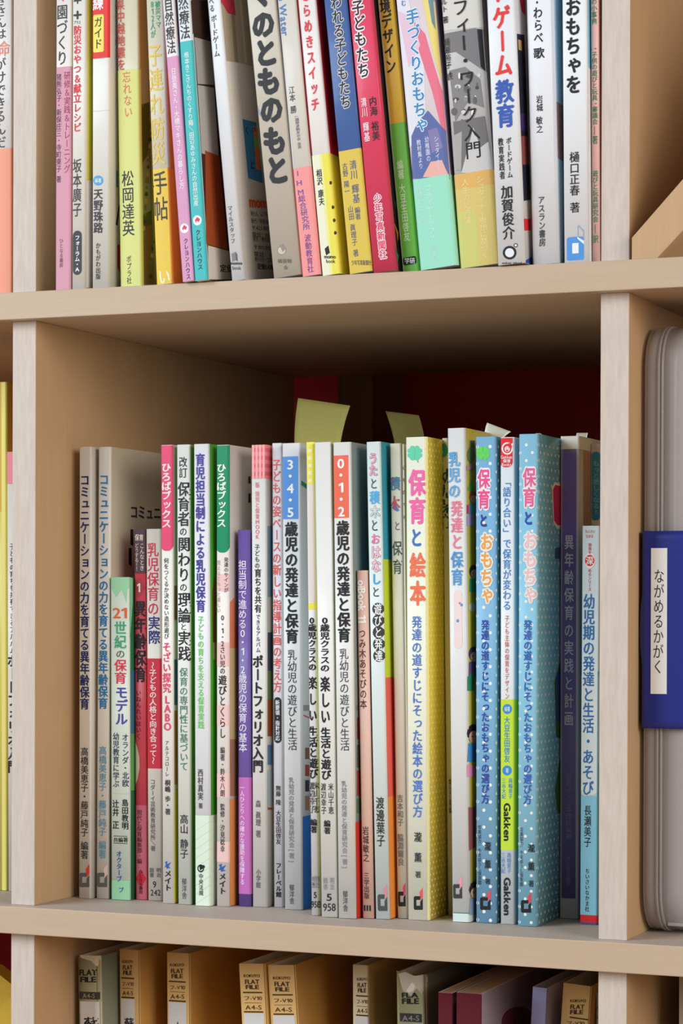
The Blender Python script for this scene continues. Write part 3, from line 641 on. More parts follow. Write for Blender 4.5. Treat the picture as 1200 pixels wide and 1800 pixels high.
   ('T','うた',3.96,249.13,3.96,236.36,5.22,(228,150,172),0.03),
   ('T','と',3.96,235.75,3.96,229.36,4.57,(70,70,72),0.01),
   ('T','積',4.36,228.74,4.36,221.44,5.87,(84,165,212),0.03),
   ('O','木',4.36,220.83,4.36,214.14,5.55,(150,140,145),0.05),
   ('T','木',4.36,220.83,4.36,214.14,5.55,(200,205,205),0.03),
   ('T','と',3.96,213.85,3.96,206.56,4.57,(70,70,72),0.01),
   ('T','お',4.36,205.94,4.36,199.86,5.55,(222,110,150),0.03),
   ('O','はな',4.36,199.55,4.36,184.96,5.55,(165,130,140),0.05),
   ('T','はな',4.36,199.55,4.36,184.96,5.55,(232,180,195),0.03),
   ('T','し',4.36,184.66,4.36,178.28,5.55,(64,160,215),0.04),
   ('T','と',3.96,177.68,3.96,171.6,4.89,(70,70,72),0.01),
   ('P',((8.58,165.44),(8.01,166.72),(7.27,167.81),(6.23,168.56),(4.98,168.84),(3.73,168.61),(2.66,167.91),(1.92,166.84),(1.65,165.57),(1.87,164.28),(2.55,163.18),(3.6,162.44),(4.84,162.16),(6.09,162.39),(7.17,163.09),(7.9,164.16)),(62,62,60),'cover_art'),
   ('P',((8.58,159.18),(8.01,160.46),(7.27,161.56),(6.23,162.3),(4.98,162.58),(3.73,162.35),(2.65,161.65),(1.92,160.58),(1.65,159.3),(1.87,158.02),(2.55,156.92),(3.6,156.18),(4.84,155.9),(6.09,156.13),(7.17,156.84),(7.89,157.91)),(62,62,60),'cover_art'),
   ('P',((8.58,152.92),(8.01,154.21),(7.27,155.3),(6.23,156.05),(4.98,156.32),(3.73,156.09),(2.65,155.39),(1.92,154.31),(1.65,153.04),(1.87,151.75),(2.55,150.66),(3.6,149.92),(4.84,149.64),(6.09,149.88),(7.17,150.58),(7.89,151.65)),(62,62,60),'cover_art'),
   ('P',((8.58,146.67),(8.01,147.96),(7.27,149.05),(6.22,149.79),(4.98,150.06),(3.73,149.83),(2.65,149.12),(1.92,148.05),(1.65,146.77),(1.87,145.49),(2.55,144.4),(3.6,143.66),(4.84,143.38),(6.09,143.62),(7.17,144.33),(7.89,145.4)),(62,62,60),'cover_art'),
   ('P',((8.58,140.41),(8.01,141.7),(7.27,142.8),(6.22,143.53),(4.98,143.81),(3.73,143.57),(2.65,142.86),(1.92,141.79),(1.65,140.51),(1.87,139.23),(2.55,138.13),(3.6,137.4),(4.84,137.13),(6.09,137.36),(7.16,138.08),(7.89,139.15)),(62,62,60),'cover_art'),
   ('T','遊びと発達',4.91,168.54,4.91,137.25,4.57,(235,238,232),0.02),
   ('T','渡邊葉子',3.96,65.27,3.96,38.55,4.89,(38,36,38),0.01),
   ('P',((5.02,15.54),(6.94,18.57),(6.94,12.42),(5.41,10.44)),(215,130,140),'emblem'),
   ('P',((1.46,12.1),(2.0,13.0),(5.57,13.09),(5.41,10.71),(2.99,10.65),(2.99,6.86),(5.4,6.92),(5.4,9.56),(6.94,11.8),(6.94,4.33),(2.01,4.19),(1.46,5.06)),(75,75,76),'emblem')]),
 dict(n='book', label='pale beige book with a multicoloured first title word, leaning behind the clover book', cat='book', group='books standing in a row on the middle shelf', base=(216, 212, 194), cov=(214, 210, 192), left=(214, 210, 192), d=150, thick=0.35, edge=0.6, rad=1.1, pages=(235, 228, 212), inset=0.3, w=6.16, ang=0.0212, Y=40.03, X=203.79, Z=0.0, H=254.2,
  pr=[('T','積',2.73,236.57,2.74,228.95,6.19,(70,120,150),0.03),
   ('T','木',2.39,226.22,2.4,218.6,6.19,(190,80,90),0.04),
   ('P',((0.69,219.88),(2.74,221.94),(5.13,218.21),(3.76,217.64),(1.72,218.93)),(80,120,190),'cover_art'),
   ('P',((1.0,235.42),(2.39,235.37),(2.04,232.33),(1.0,232.98)),(220,80,70),'cover_art'),
   ('T','と',3.76,212.77,3.76,207.28,3.58,(120,80,120),0.01),
   ('T','保育',3.42,203.03,3.41,183.23,5.54,(70,80,80),0.01),
   ('T','吉本和子',2.8,66.28,2.8,49.24,3.58,(110,108,100),0.01),
   ('T','脇淵爾良',2.64,45.27,2.65,27.92,3.58,(110,108,100),0.01),
   ('P',((3.46,16.46),(4.97,19.19),(4.95,13.66),(3.76,11.88)),(215,70,90),'emblem'),
   ('P',((0.68,13.38),(1.1,14.18),(3.89,14.26),(3.76,12.12),(1.88,12.07),(1.88,8.66),(3.75,8.72),(3.76,11.09),(4.95,13.1),(4.94,6.38),(1.13,6.27),(0.7,7.04)),(38,36,38),'emblem')]),
 dict(n='book', label='thick pale green book with a mint clover and yellow dotted cover', cat='book', group='books standing in a row on the middle shelf', base=(232, 236, 214), cov=(226, 208, 92), left=(226, 208, 92), d=182, thick=0.35, edge=-6, rad=1.6, pages=(235, 228, 212), inset=0.3, w=12.02, ang=0.0092, Y=37.06, X=210.95, Z=0.0, H=257.1,
  pr=[('Z',11.17,14.02,0,257.1,(232,228,160),'colour_band'),
   ('D',11.6,45,2.37,255.23,5,0.75,(240,236,190),'dot_pattern'),
   ('P',((5.39,248.59),(9.18,248.6),(9.46,249.08),(9.61,249.62),(9.55,250.16),(9.22,250.59),(8.7,250.89),(8.26,251.17),(7.97,251.6),(7.68,252.09),(7.22,252.43),(6.65,252.5),(6.07,252.38),(5.55,252.14)),(95,200,165),'clover_emblem'),
   ('P',((5.39,248.59),(5.28,252.15),(4.76,252.42),(4.18,252.58),(3.61,252.54),(3.15,252.23),(2.85,251.76),(2.56,251.35),(2.11,251.09),(1.59,250.83),(1.24,250.41),(1.18,249.87),(1.33,249.33),(1.6,248.83)),(95,200,165),'clover_emblem'),
   ('P',((5.39,248.59),(1.6,248.58),(1.32,248.1),(1.17,247.56),(1.22,247.02),(1.56,246.58),(2.08,246.29),(2.53,246.0),(2.81,245.57),(3.11,245.08),(3.56,244.75),(4.14,244.67),(4.72,244.8),(5.24,245.04)),(95,200,165),'clover_emblem'),
   ('P',((5.39,248.59),(5.51,245.03),(6.03,244.76),(6.61,244.6),(7.18,244.64),(7.64,244.95),(7.94,245.42),(8.23,245.83),(8.68,246.09),(9.19,246.36),(9.54,246.77),(9.6,247.31),(9.45,247.85),(9.18,248.35)),(95,200,165),'clover_emblem'),
   ('P',((5.39,248.59),(6.89,243.43),(7.64,243.6),(5.77,248.58)),(95,200,165),'clover_emblem'),
   ('T','保育',6.64,240.38,6.63,210.41,9.69,(230,102,162),0.04),
   ('T','と',6.02,208.9,6.02,198.31,7.11,(70,112,190),0.04),
   ('T','絵本',6.63,196.48,6.63,166.51,9.04,(238,114,84),0.04),
   ('T','発達の道すじにそった絵本の選び方',6.02,161.97,6.02,54.46,5.81,(78,118,196),0.02),
   ('T','瀧',6.02,46.89,6.02,41.44,4.52,(38,36,38),0.01),
   ('T','薫',6.02,35.99,6.02,30.53,4.52,(38,36,38),0.01),
   ('T','著',6.02,25.99,6.02,22.36,3.55,(38,36,38),0.01),
   ('P',((6.79,14.73),(8.57,17.27),(8.57,12.19),(7.14,10.53)),(225,80,90),'emblem'),
   ('P',((3.47,11.83),(3.98,12.58),(7.29,12.72),(7.14,10.75),(4.9,10.66),(4.9,7.53),(7.14,7.62),(7.14,9.8),(8.57,11.68),(8.56,5.51),(3.99,5.31),(3.48,6.01)),(38,36,38),'emblem')]),
 dict(n='book', label='tall white book in a crumpled clear jacket with a blue and pink title', cat='book', group='books standing in a row on the middle shelf', base=(220, 221, 220), cov=(232, 212, 88), left=(232, 212, 88), d=182, thick=0.35, edge=0.6, rad=1.6, pages=(235, 228, 212), inset=0.3, w=9.87, ang=0.0143, Y=38.74, X=235.33, Z=0.0, H=261.43,
  pr=[('Z',0.0,69.87,0,4.6,(205,218,216),'colour_band'),
   ('Z',0.99,9.38,4.45,4.9,(60,140,100),'colour_band'),
   ('P',((18.5,255.21),(25.92,255.68),(25.68,248.06),(21.04,247.79)),(90,120,80),'cover_art'),
   ('T','乳児の',3.89,249.15,3.9,224.14,7.02,(90,165,215),0.02),
   ('T','発達と',4.94,223.21,4.94,197.01,6.7,(232,120,145),0.02),
   ('T','保育',4.94,196.41,4.94,178.04,7.02,(80,150,205),0.02),
   ('P',((7.4,173.41),(7.33,173.98),(7.11,174.52),(6.75,174.98),(6.29,175.33),(5.76,175.55),(5.18,175.63),(5.18,175.63),(4.61,175.55),(4.07,175.33),(3.61,174.98),(3.26,174.52),(3.04,173.98),(2.96,173.41),(2.96,146.83),(3.04,146.25),(3.26,145.72),(3.61,145.26),(4.07,144.91),(4.61,144.68),(5.18,144.61),(5.18,144.61),(5.76,144.68),(6.29,144.91),(6.75,145.26),(7.11,145.72),(7.33,146.25),(7.4,146.83)),(232,212,212),'badge'),
   ('P',((7.92,167.76),(7.87,168.09),(7.71,168.36),(7.46,168.55),(7.17,168.61),(6.87,168.55),(6.62,168.37),(6.46,168.1),(6.39,167.78),(6.45,167.46),(6.61,167.18),(6.86,167.0),(7.15,166.93),(7.44,166.99),(7.69,167.17),(7.86,167.44)),(90,150,205),'cover_art'),
   ('P',((5.77,159.36),(5.71,159.7),(5.54,160.0),(5.27,160.2),(4.95,160.27),(4.63,160.2),(4.36,160.01),(4.18,159.72),(4.11,159.37),(4.17,159.02),(4.35,158.73),(4.62,158.53),(4.93,158.46),(5.25,158.53),(5.52,158.72),(5.71,159.01)),(90,150,205),'cover_art'),
   ('P',((6.79,168.68),(6.74,168.91),(6.61,169.11),(6.4,169.24),(6.16,169.29),(5.91,169.25),(5.71,169.12),(5.57,168.92),(5.52,168.69),(5.56,168.46),(5.7,168.27),(5.9,168.13),(6.15,168.08),(6.39,168.13),(6.6,168.26),(6.74,168.45)),(220,100,130),'cover_art'),
   ('P',((4.09,22.03),(5.87,24.65),(5.87,19.38),(4.45,17.67)),(240,150,170),'emblem'),
   ('P',((0.77,19.05),(1.28,19.82),(4.6,19.94),(4.45,17.9),(2.2,17.82),(2.21,14.58),(4.45,14.66),(4.45,16.92),(5.87,18.85),(5.87,12.46),(1.3,12.29),(0.79,13.03)),(62,62,62),'emblem'),
   ('P',((28.91,225.68),(28.28,227.03),(26.45,228.05),(23.78,228.55),(20.81,228.41),(18.12,227.69),(16.25,226.51),(15.55,225.12),(16.17,223.78),(17.97,222.76),(20.62,222.26),(23.59,222.38),(26.3,223.1),(28.2,224.28)),(215,90,70),'cover_art'),
   ('P',((28.31,224.44),(27.82,225.37),(26.39,226.07),(24.31,226.41),(22.0,226.31),(19.91,225.8),(18.45,224.98),(17.91,224.01),(18.39,223.08),(19.8,222.38),(21.87,222.04),(24.18,222.13),(26.28,222.64),(27.76,223.46)),(235,190,160),'cover_art'),
   ('P',((15.82,221.75),(26.93,222.19),(27.48,215.87),(14.89,215.43)),(120,180,200),'cover_art'),
   ('P',((21.06,224.38),(20.85,224.59),(20.33,224.67),(19.8,224.55),(19.58,224.32),(19.79,224.11),(20.31,224.03),(20.83,224.15)),(50,35,35),'cover_art'),
   ('P',((12.18,228.59),(20.64,235.03),(24.13,227.91)),(110,185,90),'cover_art'),
   ('P',((11.03,220.72),(14.69,220.86),(14.55,216.33),(10.88,215.59)),(215,60,120),'cover_art'),
   ('P',((9.94,214.66),(23.78,216.65),(23.58,209.96),(9.84,209.54)),(190,170,210),'cover_art'),
   ('P',((29.45,185.74),(28.75,187.28),(26.68,188.49),(23.68,189.13),(20.34,189.08),(17.32,188.35),(15.22,187.09),(14.44,185.54),(15.12,184.02),(17.15,182.81),(20.13,182.16),(23.47,182.19),(26.51,182.91),(28.65,184.18)),(70,50,50),'cover_art'),
   ('P',((28.66,184.35),(28.11,185.42),(26.5,186.26),(24.16,186.7),(21.56,186.67),(19.21,186.16),(17.57,185.29),(16.96,184.22),(17.51,183.16),(19.09,182.32),(21.41,181.87),(24.01,181.9),(26.38,182.4),(28.04,183.28)),(235,190,160),'cover_art'),
   ('P',((14.96,181.75),(27.46,181.87),(28.08,174.75),(13.92,174.68)),(60,170,130),'cover_art'),
   ('P',((20.85,184.53),(20.61,184.78),(20.03,184.88),(19.44,184.77),(19.18,184.51),(19.42,184.27),(20.01,184.17),(20.6,184.28)),(50,35,35),'cover_art'),
   ('P',((24.1,166.52),(23.58,167.58),(22.06,168.42),(19.85,168.89),(17.38,168.89),(15.16,168.42),(13.61,167.58),(13.03,166.54),(13.54,165.49),(15.04,164.65),(17.24,164.17),(19.7,164.17),(21.94,164.63),(23.51,165.47)),(225,220,210),'cover_art'),
   ('P',((28.92,141.51),(28.14,143.25),(25.85,144.66),(22.52,145.48),(18.82,145.55),(15.47,144.84),(13.14,143.52),(12.27,141.84),(13.04,140.12),(15.28,138.71),(18.58,137.88),(22.28,137.8),(25.66,138.48),(28.04,139.81)),(75,65,110),'cover_art'),
   ('P',((27.94,140.01),(27.33,141.21),(25.55,142.2),(22.95,142.77),(20.07,142.83),(17.46,142.35),(15.65,141.44),(14.97,140.27),(15.57,139.08),(17.33,138.1),(19.9,137.52),(22.79,137.45),(25.41,137.92),(27.26,138.83)),(235,190,160),'cover_art'),
   ('P',((13.06,137.6),(26.92,137.29),(27.61,129.35),(11.91,129.8)),(120,90,150),'cover_art'),
   ('P',((19.59,140.48),(19.32,140.77),(18.68,140.89),(18.02,140.79),(17.74,140.52),(18.0,140.24),(18.65,140.11),(19.31,140.21)),(50,35,35),'cover_art'),
   ('P',((9.63,129.86),(21.19,132.57),(20.87,121.97),(9.55,122.34)),(60,150,110),'cover_art'),
   ('P',((28.77,98.83),(27.8,101.03),(24.94,102.89),(20.78,104.04),(16.16,104.25),(12.0,103.51),(9.6,101.91),(9.23,99.78),(9.56,97.66),(11.77,95.87),(15.87,94.7),(20.48,94.45),(24.7,95.18),(27.66,96.74)),(45,40,55),'cover_art'),
   ('P',((27.31,97.0),(26.55,98.53),(24.32,99.83),(21.09,100.65),(17.49,100.83),(14.25,100.33),(11.99,99.27),(11.16,97.84),(11.9,96.33),(14.09,95.04),(17.29,94.21),(20.88,94.01),(24.16,94.49),(26.45,95.56)),(230,180,150),'cover_art'),
   ('P',((9.73,94.52),(26.74,93.61),(27.6,83.66),(9.23,84.75)),(70,150,210),'cover_art'),
   ('P',((17.58,97.89),(17.26,98.25),(16.45,98.44),(15.63,98.33),(15.29,98.0),(15.61,97.64),(16.42,97.45),(17.24,97.56)),(50,35,35),'cover_art'),
   ('P',((9.13,83.24),(20.58,82.58),(20.38,76.23),(9.06,76.92)),(235,150,185),'cover_art'),
   ('P',((9.53,60.7),(19.88,59.91),(19.23,38.77),(9.6,37.85)),(150,90,95),'cover_art'),
   ('P',((26.79,15.22),(25.93,17.2),(23.42,18.99),(19.77,20.23),(15.71,20.67),(12.05,20.23),(9.74,18.97),(9.41,17.1),(9.7,15.24),(11.85,13.52),(15.46,12.28),(19.51,11.81),(23.21,12.22),(25.81,13.44)),(50,42,42),'cover_art'),
   ('P',((25.62,13.68),(24.95,15.06),(22.99,16.32),(20.15,17.22),(16.99,17.57),(14.14,17.31),(12.15,16.49),(11.42,15.28),(12.07,13.92),(14.0,12.66),(16.81,11.76),(19.97,11.39),(22.85,11.64),(24.87,12.46)),(230,185,155),'cover_art'),
   ('P',((9.77,12.48),(24.78,10.76),(25.53,1.98),(9.33,3.86)),(140,160,190),'cover_art'),
   ('P',((16.74,15.01),(16.45,15.35),(15.74,15.56),(15.03,15.51),(14.72,15.24),(15.01,14.9),(15.72,14.7),(16.44,14.74)),(50,35,35),'cover_art'),
   ('P',((25.68,248.06),(25.09,249.87),(23.33,251.25),(20.75,251.91),(17.88,251.73),(15.27,250.76),(13.45,249.18),(12.76,247.31),(13.33,245.51),(15.07,244.14),(17.62,243.46),(20.5,243.62),(23.13,244.59),(24.98,246.17)),(110,140,90),'cover_art'),
   ('P',((11.66,241.22),(25.57,244.4),(25.45,240.75),(11.58,238.8)),(200,150,170),'cover_art')]),
 dict(n='book', label='light blue dotted book with a green clover and orange title word', cat='book', group='books standing in a row on the middle shelf', base=(128, 180, 216), cov=(96, 160, 175), left=(96, 160, 175), d=182, thick=0.35, edge=-2, rad=1.4, pages=(235, 228, 212), inset=0.3, w=11.27, ang=0.0044, Y=41.34, X=247.74, Z=0.0, H=256.7,
  pr=[('D',1,60,1.42,255.57,7.2,0.95,(235,240,225),'dot_pattern'),
   ('P',((4.22,248.1),(7.65,248.13),(7.9,248.57),(8.03,249.06),(7.98,249.55),(7.67,249.95),(7.2,250.22),(6.8,250.48),(6.54,250.87),(6.27,251.32),(5.86,251.62),(5.34,251.69),(4.82,251.57),(4.34,251.35)),(96,205,90),'clover_emblem'),
   ('P',((4.22,248.1),(4.1,251.36),(3.63,251.61),(3.1,251.75),(2.59,251.71),(2.17,251.43),(1.9,250.99),(1.64,250.61),(1.23,250.38),(0.76,250.13),(0.45,249.75),(0.4,249.26),(0.53,248.76),(0.78,248.3)),(96,205,90),'clover_emblem'),
   ('P',((4.22,248.1),(0.78,248.07),(0.53,247.63),(0.4,247.14),(0.45,246.64),(0.76,246.24),(1.23,245.98),(1.63,245.72),(1.9,245.33),(2.17,244.88),(2.58,244.57),(3.1,244.51),(3.62,244.62),(4.1,244.85)),(96,205,90),'clover_emblem'),
   ('P',((4.22,248.1),(4.34,244.84),(4.81,244.6),(5.33,244.46),(5.85,244.5),(6.26,244.78),(6.53,245.21),(6.8,245.59),(7.2,245.83),(7.67,246.07),(7.98,246.46),(8.03,246.95),(7.9,247.45),(7.65,247.9)),(96,205,90),'clover_emblem'),
   ('P',((4.22,248.1),(5.65,243.38),(6.36,243.54),(4.58,248.09)),(96,205,90),'clover_emblem'),
   ('O','保育',4.7,239.98,4.71,218.35,6.97,(240,232,235),0.12),
   ('T','保育',4.7,239.98,4.71,218.35,6.97,(228,82,142),0.04),
   ('T','と',4.47,216.25,4.48,208.74,4.75,(50,64,150),0.05),
   ('O','おもちゃ',6.23,206.02,6.22,168.18,7.28,(242,236,225),0.13),
   ('T','おもちゃ',6.23,206.02,6.22,168.18,7.28,(240,160,82),0.04),
   ('T','発達の道すじにそったおもちゃの選び方',5.42,160.07,5.43,62.72,4.59,(52,74,160),0.03),
   ('T','瀧',6.73,42.93,6.73,38.13,3.8,(38,36,38),0.01),
   ('T','薫',6.73,33.32,6.72,28.51,3.8,(38,36,38),0.01),
   ('T','著',6.72,23.4,6.72,20.4,3.17,(38,36,38),0.01),
   ('T','写真協力：やまぼうし保育園',2.16,51.49,2.21,19.9,1.9,(60,70,90),0.01),
   ('P',((6.26,15.32),(8.32,17.66),(8.31,13.04),(6.67,11.5)),(225,80,80),'emblem'),
   ('P',((2.44,12.63),(3.03,13.32),(6.85,13.5),(6.67,11.7),(4.09,11.58),(4.09,8.74),(6.67,8.86),(6.67,10.84),(8.31,12.57),(8.31,6.96),(3.04,6.7),(2.45,7.34)),(38,36,38),'emblem')]),
 dict(n='book', label='slim white book with a red badge, lime band and blue title', cat='book', group='books standing in a row on the middle shelf', base=(226, 230, 240), cov=(205, 222, 242), left=(205, 222, 242), d=182, thick=0.35, edge=0.6, rad=1.1, pages=(235, 228, 212), inset=0.3, w=7.81, ang=0.0041, Y=41.3, X=261.45, Z=0.0, H=256.15,
  pr=[('P',((6.87,255.75),(0.0,255.75),(0.0,243.09),(0.09,242.38),(0.37,241.72),(0.81,241.15),(1.37,240.71),(2.04,240.43),(2.75,240.34),(4.12,240.34),(4.84,240.43),(5.5,240.71),(6.07,241.15),(6.51,241.72),(6.78,242.38),(6.87,243.09)),(218,42,48),'badge'),
   ('P',((7.05,250.13),(6.81,251.4),(6.13,252.48),(5.11,253.22),(3.91,253.5),(2.71,253.29),(1.69,252.6),(1.0,251.55),(0.76,250.29),(1.0,249.03),(1.69,247.94),(2.71,247.2),(3.91,246.92),(5.11,247.14),(6.13,247.83),(6.81,248.88)),(238,225,225),'cover_art'),
   ('P',((6.23,250.15),(6.06,251.12),(5.56,251.95),(4.8,252.51),(3.91,252.73),(3.02,252.56),(2.27,252.03),(1.76,251.23),(1.58,250.27),(1.76,249.31),(2.26,248.48),(3.02,247.91),(3.91,247.7),(4.8,247.87),(5.55,248.4),(6.06,249.2)),(218,42,48),'cover_art'),
   ('P',((5.36,249.88),(5.25,250.45),(4.93,250.95),(4.46,251.28),(3.91,251.41),(3.36,251.31),(2.89,251.0),(2.57,250.52),(2.46,249.95),(2.57,249.38),(2.89,248.88),(3.36,248.55),(3.91,248.42),(4.46,248.52),(4.93,248.83),(5.25,249.31)),(238,225,225),'cover_art'),
   ('P',((4.44,253.19),(6.64,252.54),(6.33,250.45),(4.76,250.49)),(218,42,48),'cover_art'),
   ('P',((7.22,252.22),(7.18,252.47),(7.06,252.69),(6.87,252.84),(6.66,252.89),(6.44,252.85),(6.26,252.71),(6.14,252.5),(6.09,252.25),(6.14,252.0),(6.26,251.78),(6.44,251.63),(6.66,251.58),(6.87,251.62),(7.06,251.76),(7.18,251.97)),(238,225,225),'cover_art'),
   ('P',((3.6,250.37),(3.52,250.58),(3.34,250.68),(3.17,250.59),(3.09,250.38),(3.17,250.17),(3.34,250.08),(3.52,250.16)),(218,42,48),'cover_art'),
   ('P',((4.73,250.34),(4.65,250.56),(4.48,250.65),(4.3,250.56),(4.22,250.36),(4.3,250.14),(4.48,250.05),(4.65,250.13)),(218,42,48),'cover_art'),
   ('P',((3.03,249.64),(4.6,249.6),(4.13,248.71),(3.5,248.73)),(218,42,48),'cover_art'),
   ('H','Gakken',0.37,244.91,6.74,244.76,1.8,(240,228,228),0.01),
   ('H','保育',1.55,242.79,5.87,242.69,1.8,(240,228,228),0.02),
   ('H','Books',0.92,241.01,6.11,240.89,1.65,(240,228,228),0.01),
   ('T','「語り合い」で保育が変わる',3.75,235.56,3.75,164.94,4.72,(66,132,200),0.01),
   ('T','子ども主体の保育をデザイン',3.75,162.54,3.75,118.24,2.52,(205,110,90),0.01),
   ('Z',0.0,67.81,38.91,118.25,(196,222,62),'colour_band'),
   ('P',((6.58,113.2),(6.38,114.23),(5.8,115.09),(4.93,115.66),(3.91,115.85),(2.89,115.63),(2.02,115.03),(1.44,114.15),(1.24,113.12),(1.44,112.09),(2.02,111.22),(2.89,110.65),(3.91,110.46),(4.93,110.69),(5.8,111.29),(6.38,112.17)),(64,140,205),'cover_art'),
   ('P',((6.43,80.89),(6.22,81.92),(5.65,82.78),(4.78,83.34),(3.76,83.52),(2.73,83.29),(1.87,82.68),(1.28,81.79),(1.08,80.75),(1.28,79.73),(1.86,78.87),(2.73,78.31),(3.75,78.13),(4.78,78.36),(5.64,78.97),(6.22,79.86)),(64,140,205),'cover_art'),
   ('H','編著',2.35,111.94,5.47,111.99,2.4,(220,235,240),0.01),
   ('H','著',2.98,79.61,4.69,79.65,2.4,(220,235,240),0.01),
   ('T','大豆生田啓友',3.76,109.26,3.76,85.02,3.46,(70,140,190),0.02),
   ('T','高嶋景子',5.63,76.98,5.62,65.91,2.36,(70,140,190),0.01),
   ('T','三谷大紀',1.96,76.88,1.96,65.8,2.36,(70,140,190),0.01),
   ('R','Gakken',3.91,63.76,3.91,43.7,3.77,(38,36,38),0.04),
   ('T','高嶋景子',4.84,37.75,4.84,26.68,2.36,(100,145,205),0.01),
   ('T','三谷大紀',1.58,37.62,1.58,26.54,2.36,(100,145,205),0.01),
   ('R','Gakken',3.91,24.54,3.91,4.48,3.77,(38,36,38),0.04)]),
 dict(n='book', label='thick pale blue dotted book with a faded pink title word', cat='book', group='books standing in a row on the middle shelf', base=(140, 198, 222), cov=(128, 196, 220), left=(128, 196, 220), d=182, thick=0.35, edge=-2, rad=1.6, pages=(235, 228, 212), inset=0.3, w=10.8, ang=0.0011, Y=37.76, X=271.96, Z=0.0, H=257.3,
  pr=[('D',1,80,1.99,255.68,6.6,0.85,(232,240,226),'dot_pattern'),
   ('D',45,80,1.99,255.68,3.2,0.5,(215,228,225),'dot_pattern'),
   ('O','保育',5.96,239.91,5.95,219.11,7.16,(238,234,230),0.12),
   ('T','保育',5.96,239.91,5.95,219.11,7.16,(228,100,150),0.04),
   ('T','と',5.41,217.04,5.41,209.61,5.29,(50,84,175),0.05),
   ('O','おもちゃ',6.5,206.33,6.49,168.58,7.47,(238,232,225),0.13),
   ('T','おもちゃ',6.5,206.33,6.49,168.58,7.47,(238,190,198),0.04),
   ('T','発達の道すじにそったおもちゃの選び方',5.41,160.25,5.41,63.59,4.67,(62,100,180),0.03),
   ('T','瀧',7.55,43.14,7.55,38.68,4.05,(38,36,38),0.01),
   ('T','薫',7.55,33.63,7.55,28.87,4.05,(38,36,38),0.01),
   ('T','著',7.55,24.11,7.55,20.54,3.11,(38,36,38),0.01),
   ('T','写真協力：やまぼうし保育園',2.19,51.56,2.2,20.58,1.87,(70,84,100),0.01),
   ('P',((5.6,15.44),(7.55,17.76),(7.55,13.18),(5.99,11.66)),(225,70,90),'emblem'),
   ('P',((1.98,12.77),(2.54,13.45),(6.16,13.63),(5.99,11.86),(3.54,11.73),(3.54,8.92),(5.99,9.04),(5.99,11.01),(7.55,12.72),(7.55,7.16),(2.54,6.9),(1.99,7.53)),(38,36,38),'emblem'),
   ('P',((34.2,230.5),(39.28,233.46),(49.6,233.35),(49.81,208.92),(43.6,208.74),(37.42,211.58)),(238,228,222),'cover_art'),
   ('P',((36.25,229.09),(40.32,232.0),(49.62,231.82),(49.79,210.75),(44.61,210.59),(38.43,212.83)),(205,50,92),'cover_art'),
   ('P',((40.6,198.33),(49.89,199.15),(49.95,192.43),(40.64,192.87)),(70,90,130),'cover_art'),
   ('P',((40.17,126.72),(50.4,138.64),(50.77,95.81),(43.5,97.42)),(60,110,50),'cover_art'),
   ('P',((43.23,129.67),(50.44,134.05),(50.69,104.99),(44.47,105.28)),(40,80,140),'cover_art'),
   ('P',((41.68,68.95),(50.84,86.63),(51.1,56.02),(45.91,56.44)),(60,120,50),'cover_art')]),
 dict(n='book', label='plum purple book with pale lilac title inside a grey border', cat='book', group='books standing in a row on the middle shelf', base=(112, 104, 160), cov=(226, 218, 206), left=(226, 218, 206), d=182, thick=0.35, edge=0.6, rad=1.1, pages=(235, 228, 212), inset=0.3, w=10.47, ang=0.0016, Y=75.15, X=283.43, Z=0.0, H=258.41,
  pr=[('Z',0.0,180.47,251.46,258.41,(226,220,210),'colour_band'),
   ('Z',0.0,10.47,249.33,251.46,(120,110,140),'colour_band'),
   ('Z',0.0,1.26,10.75,251.46,(165,152,170),'colour_band'),
   ('Z',9.0,10.47,10.75,251.46,(190,178,188),'colour_band'),
   ('Z',1.26,8.9,199.69,249.33,(112,102,176),'colour_band'),
   ('Z',0.0,180.47,0,10.75,(186,182,178),'colour_band'),
   ('T','異年齢保育の実践と計画',5.03,206.39,5.03,102.5,5.38,(205,200,215),0.02),
   ('T','林若子・山本理絵編著',5.24,78.12,5.24,42.46,3.48,(140,135,165),0.01),
   ('T','ひとなる書房',5.03,33.61,5.03,17.45,2.85,(135,130,160),0.01),
   ('P',((18.4,251.21),(30.33,251.0),(30.62,210.91),(18.69,210.55)),(185,140,110),'cover_art')]),
 dict(n='book', label='short white and light blue book with a red foot band, beside the right divider', cat='book', group='books standing in a row on the middle shelf', base=(214, 224, 226), cov=(130, 192, 214), left=(130, 192, 214), d=148, thick=0.35, edge=0.6, rad=1.1, pages=(235, 228, 212), inset=0.3, w=9.56, ang=-0.0024, Y=57.36, X=300.04, Z=0.02, H=209.68,
  pr=[('P',((9.56,130.02),(9.45,130.89),(9.12,131.69),(8.58,132.39),(7.89,132.92),(7.08,133.25),(6.22,133.37),(3.35,133.37),(2.48,133.25),(1.67,132.92),(0.98,132.39),(0.45,131.69),(0.11,130.89),(0.0,130.02),(0.0,71.47),(0.11,70.6),(0.45,69.79),(0.98,69.1),(1.67,68.57),(2.48,68.23),(3.35,68.12),(6.22,68.12),(7.08,68.23),(7.89,68.57),(8.58,69.1),(9.12,69.79),(9.45,70.6),(9.56,71.47)),(222,226,224),'badge'),
   ('Z',0.0,1.15,4.03,68.12,(132,196,218),'colour_band'),
   ('Z',0.0,9.56,4.03,67.52,(140,200,220),'colour_band'),
   ('Z',8.89,9.56,4.03,133.37,(120,190,215),'colour_band'),
   ('Z',0.0,9.56,1.04,4.93,(222,42,42),'colour_band'),
   ('Z',0.0,9.56,0,1.04,(90,80,140),'colour_band'),
   ('H','ちいさい',1.56,205.78,7.09,205.75,1.8,(215,80,80),0.01),
   ('H','なかま',2.02,203.38,6.17,203.36,1.8,(215,80,80),0.01),
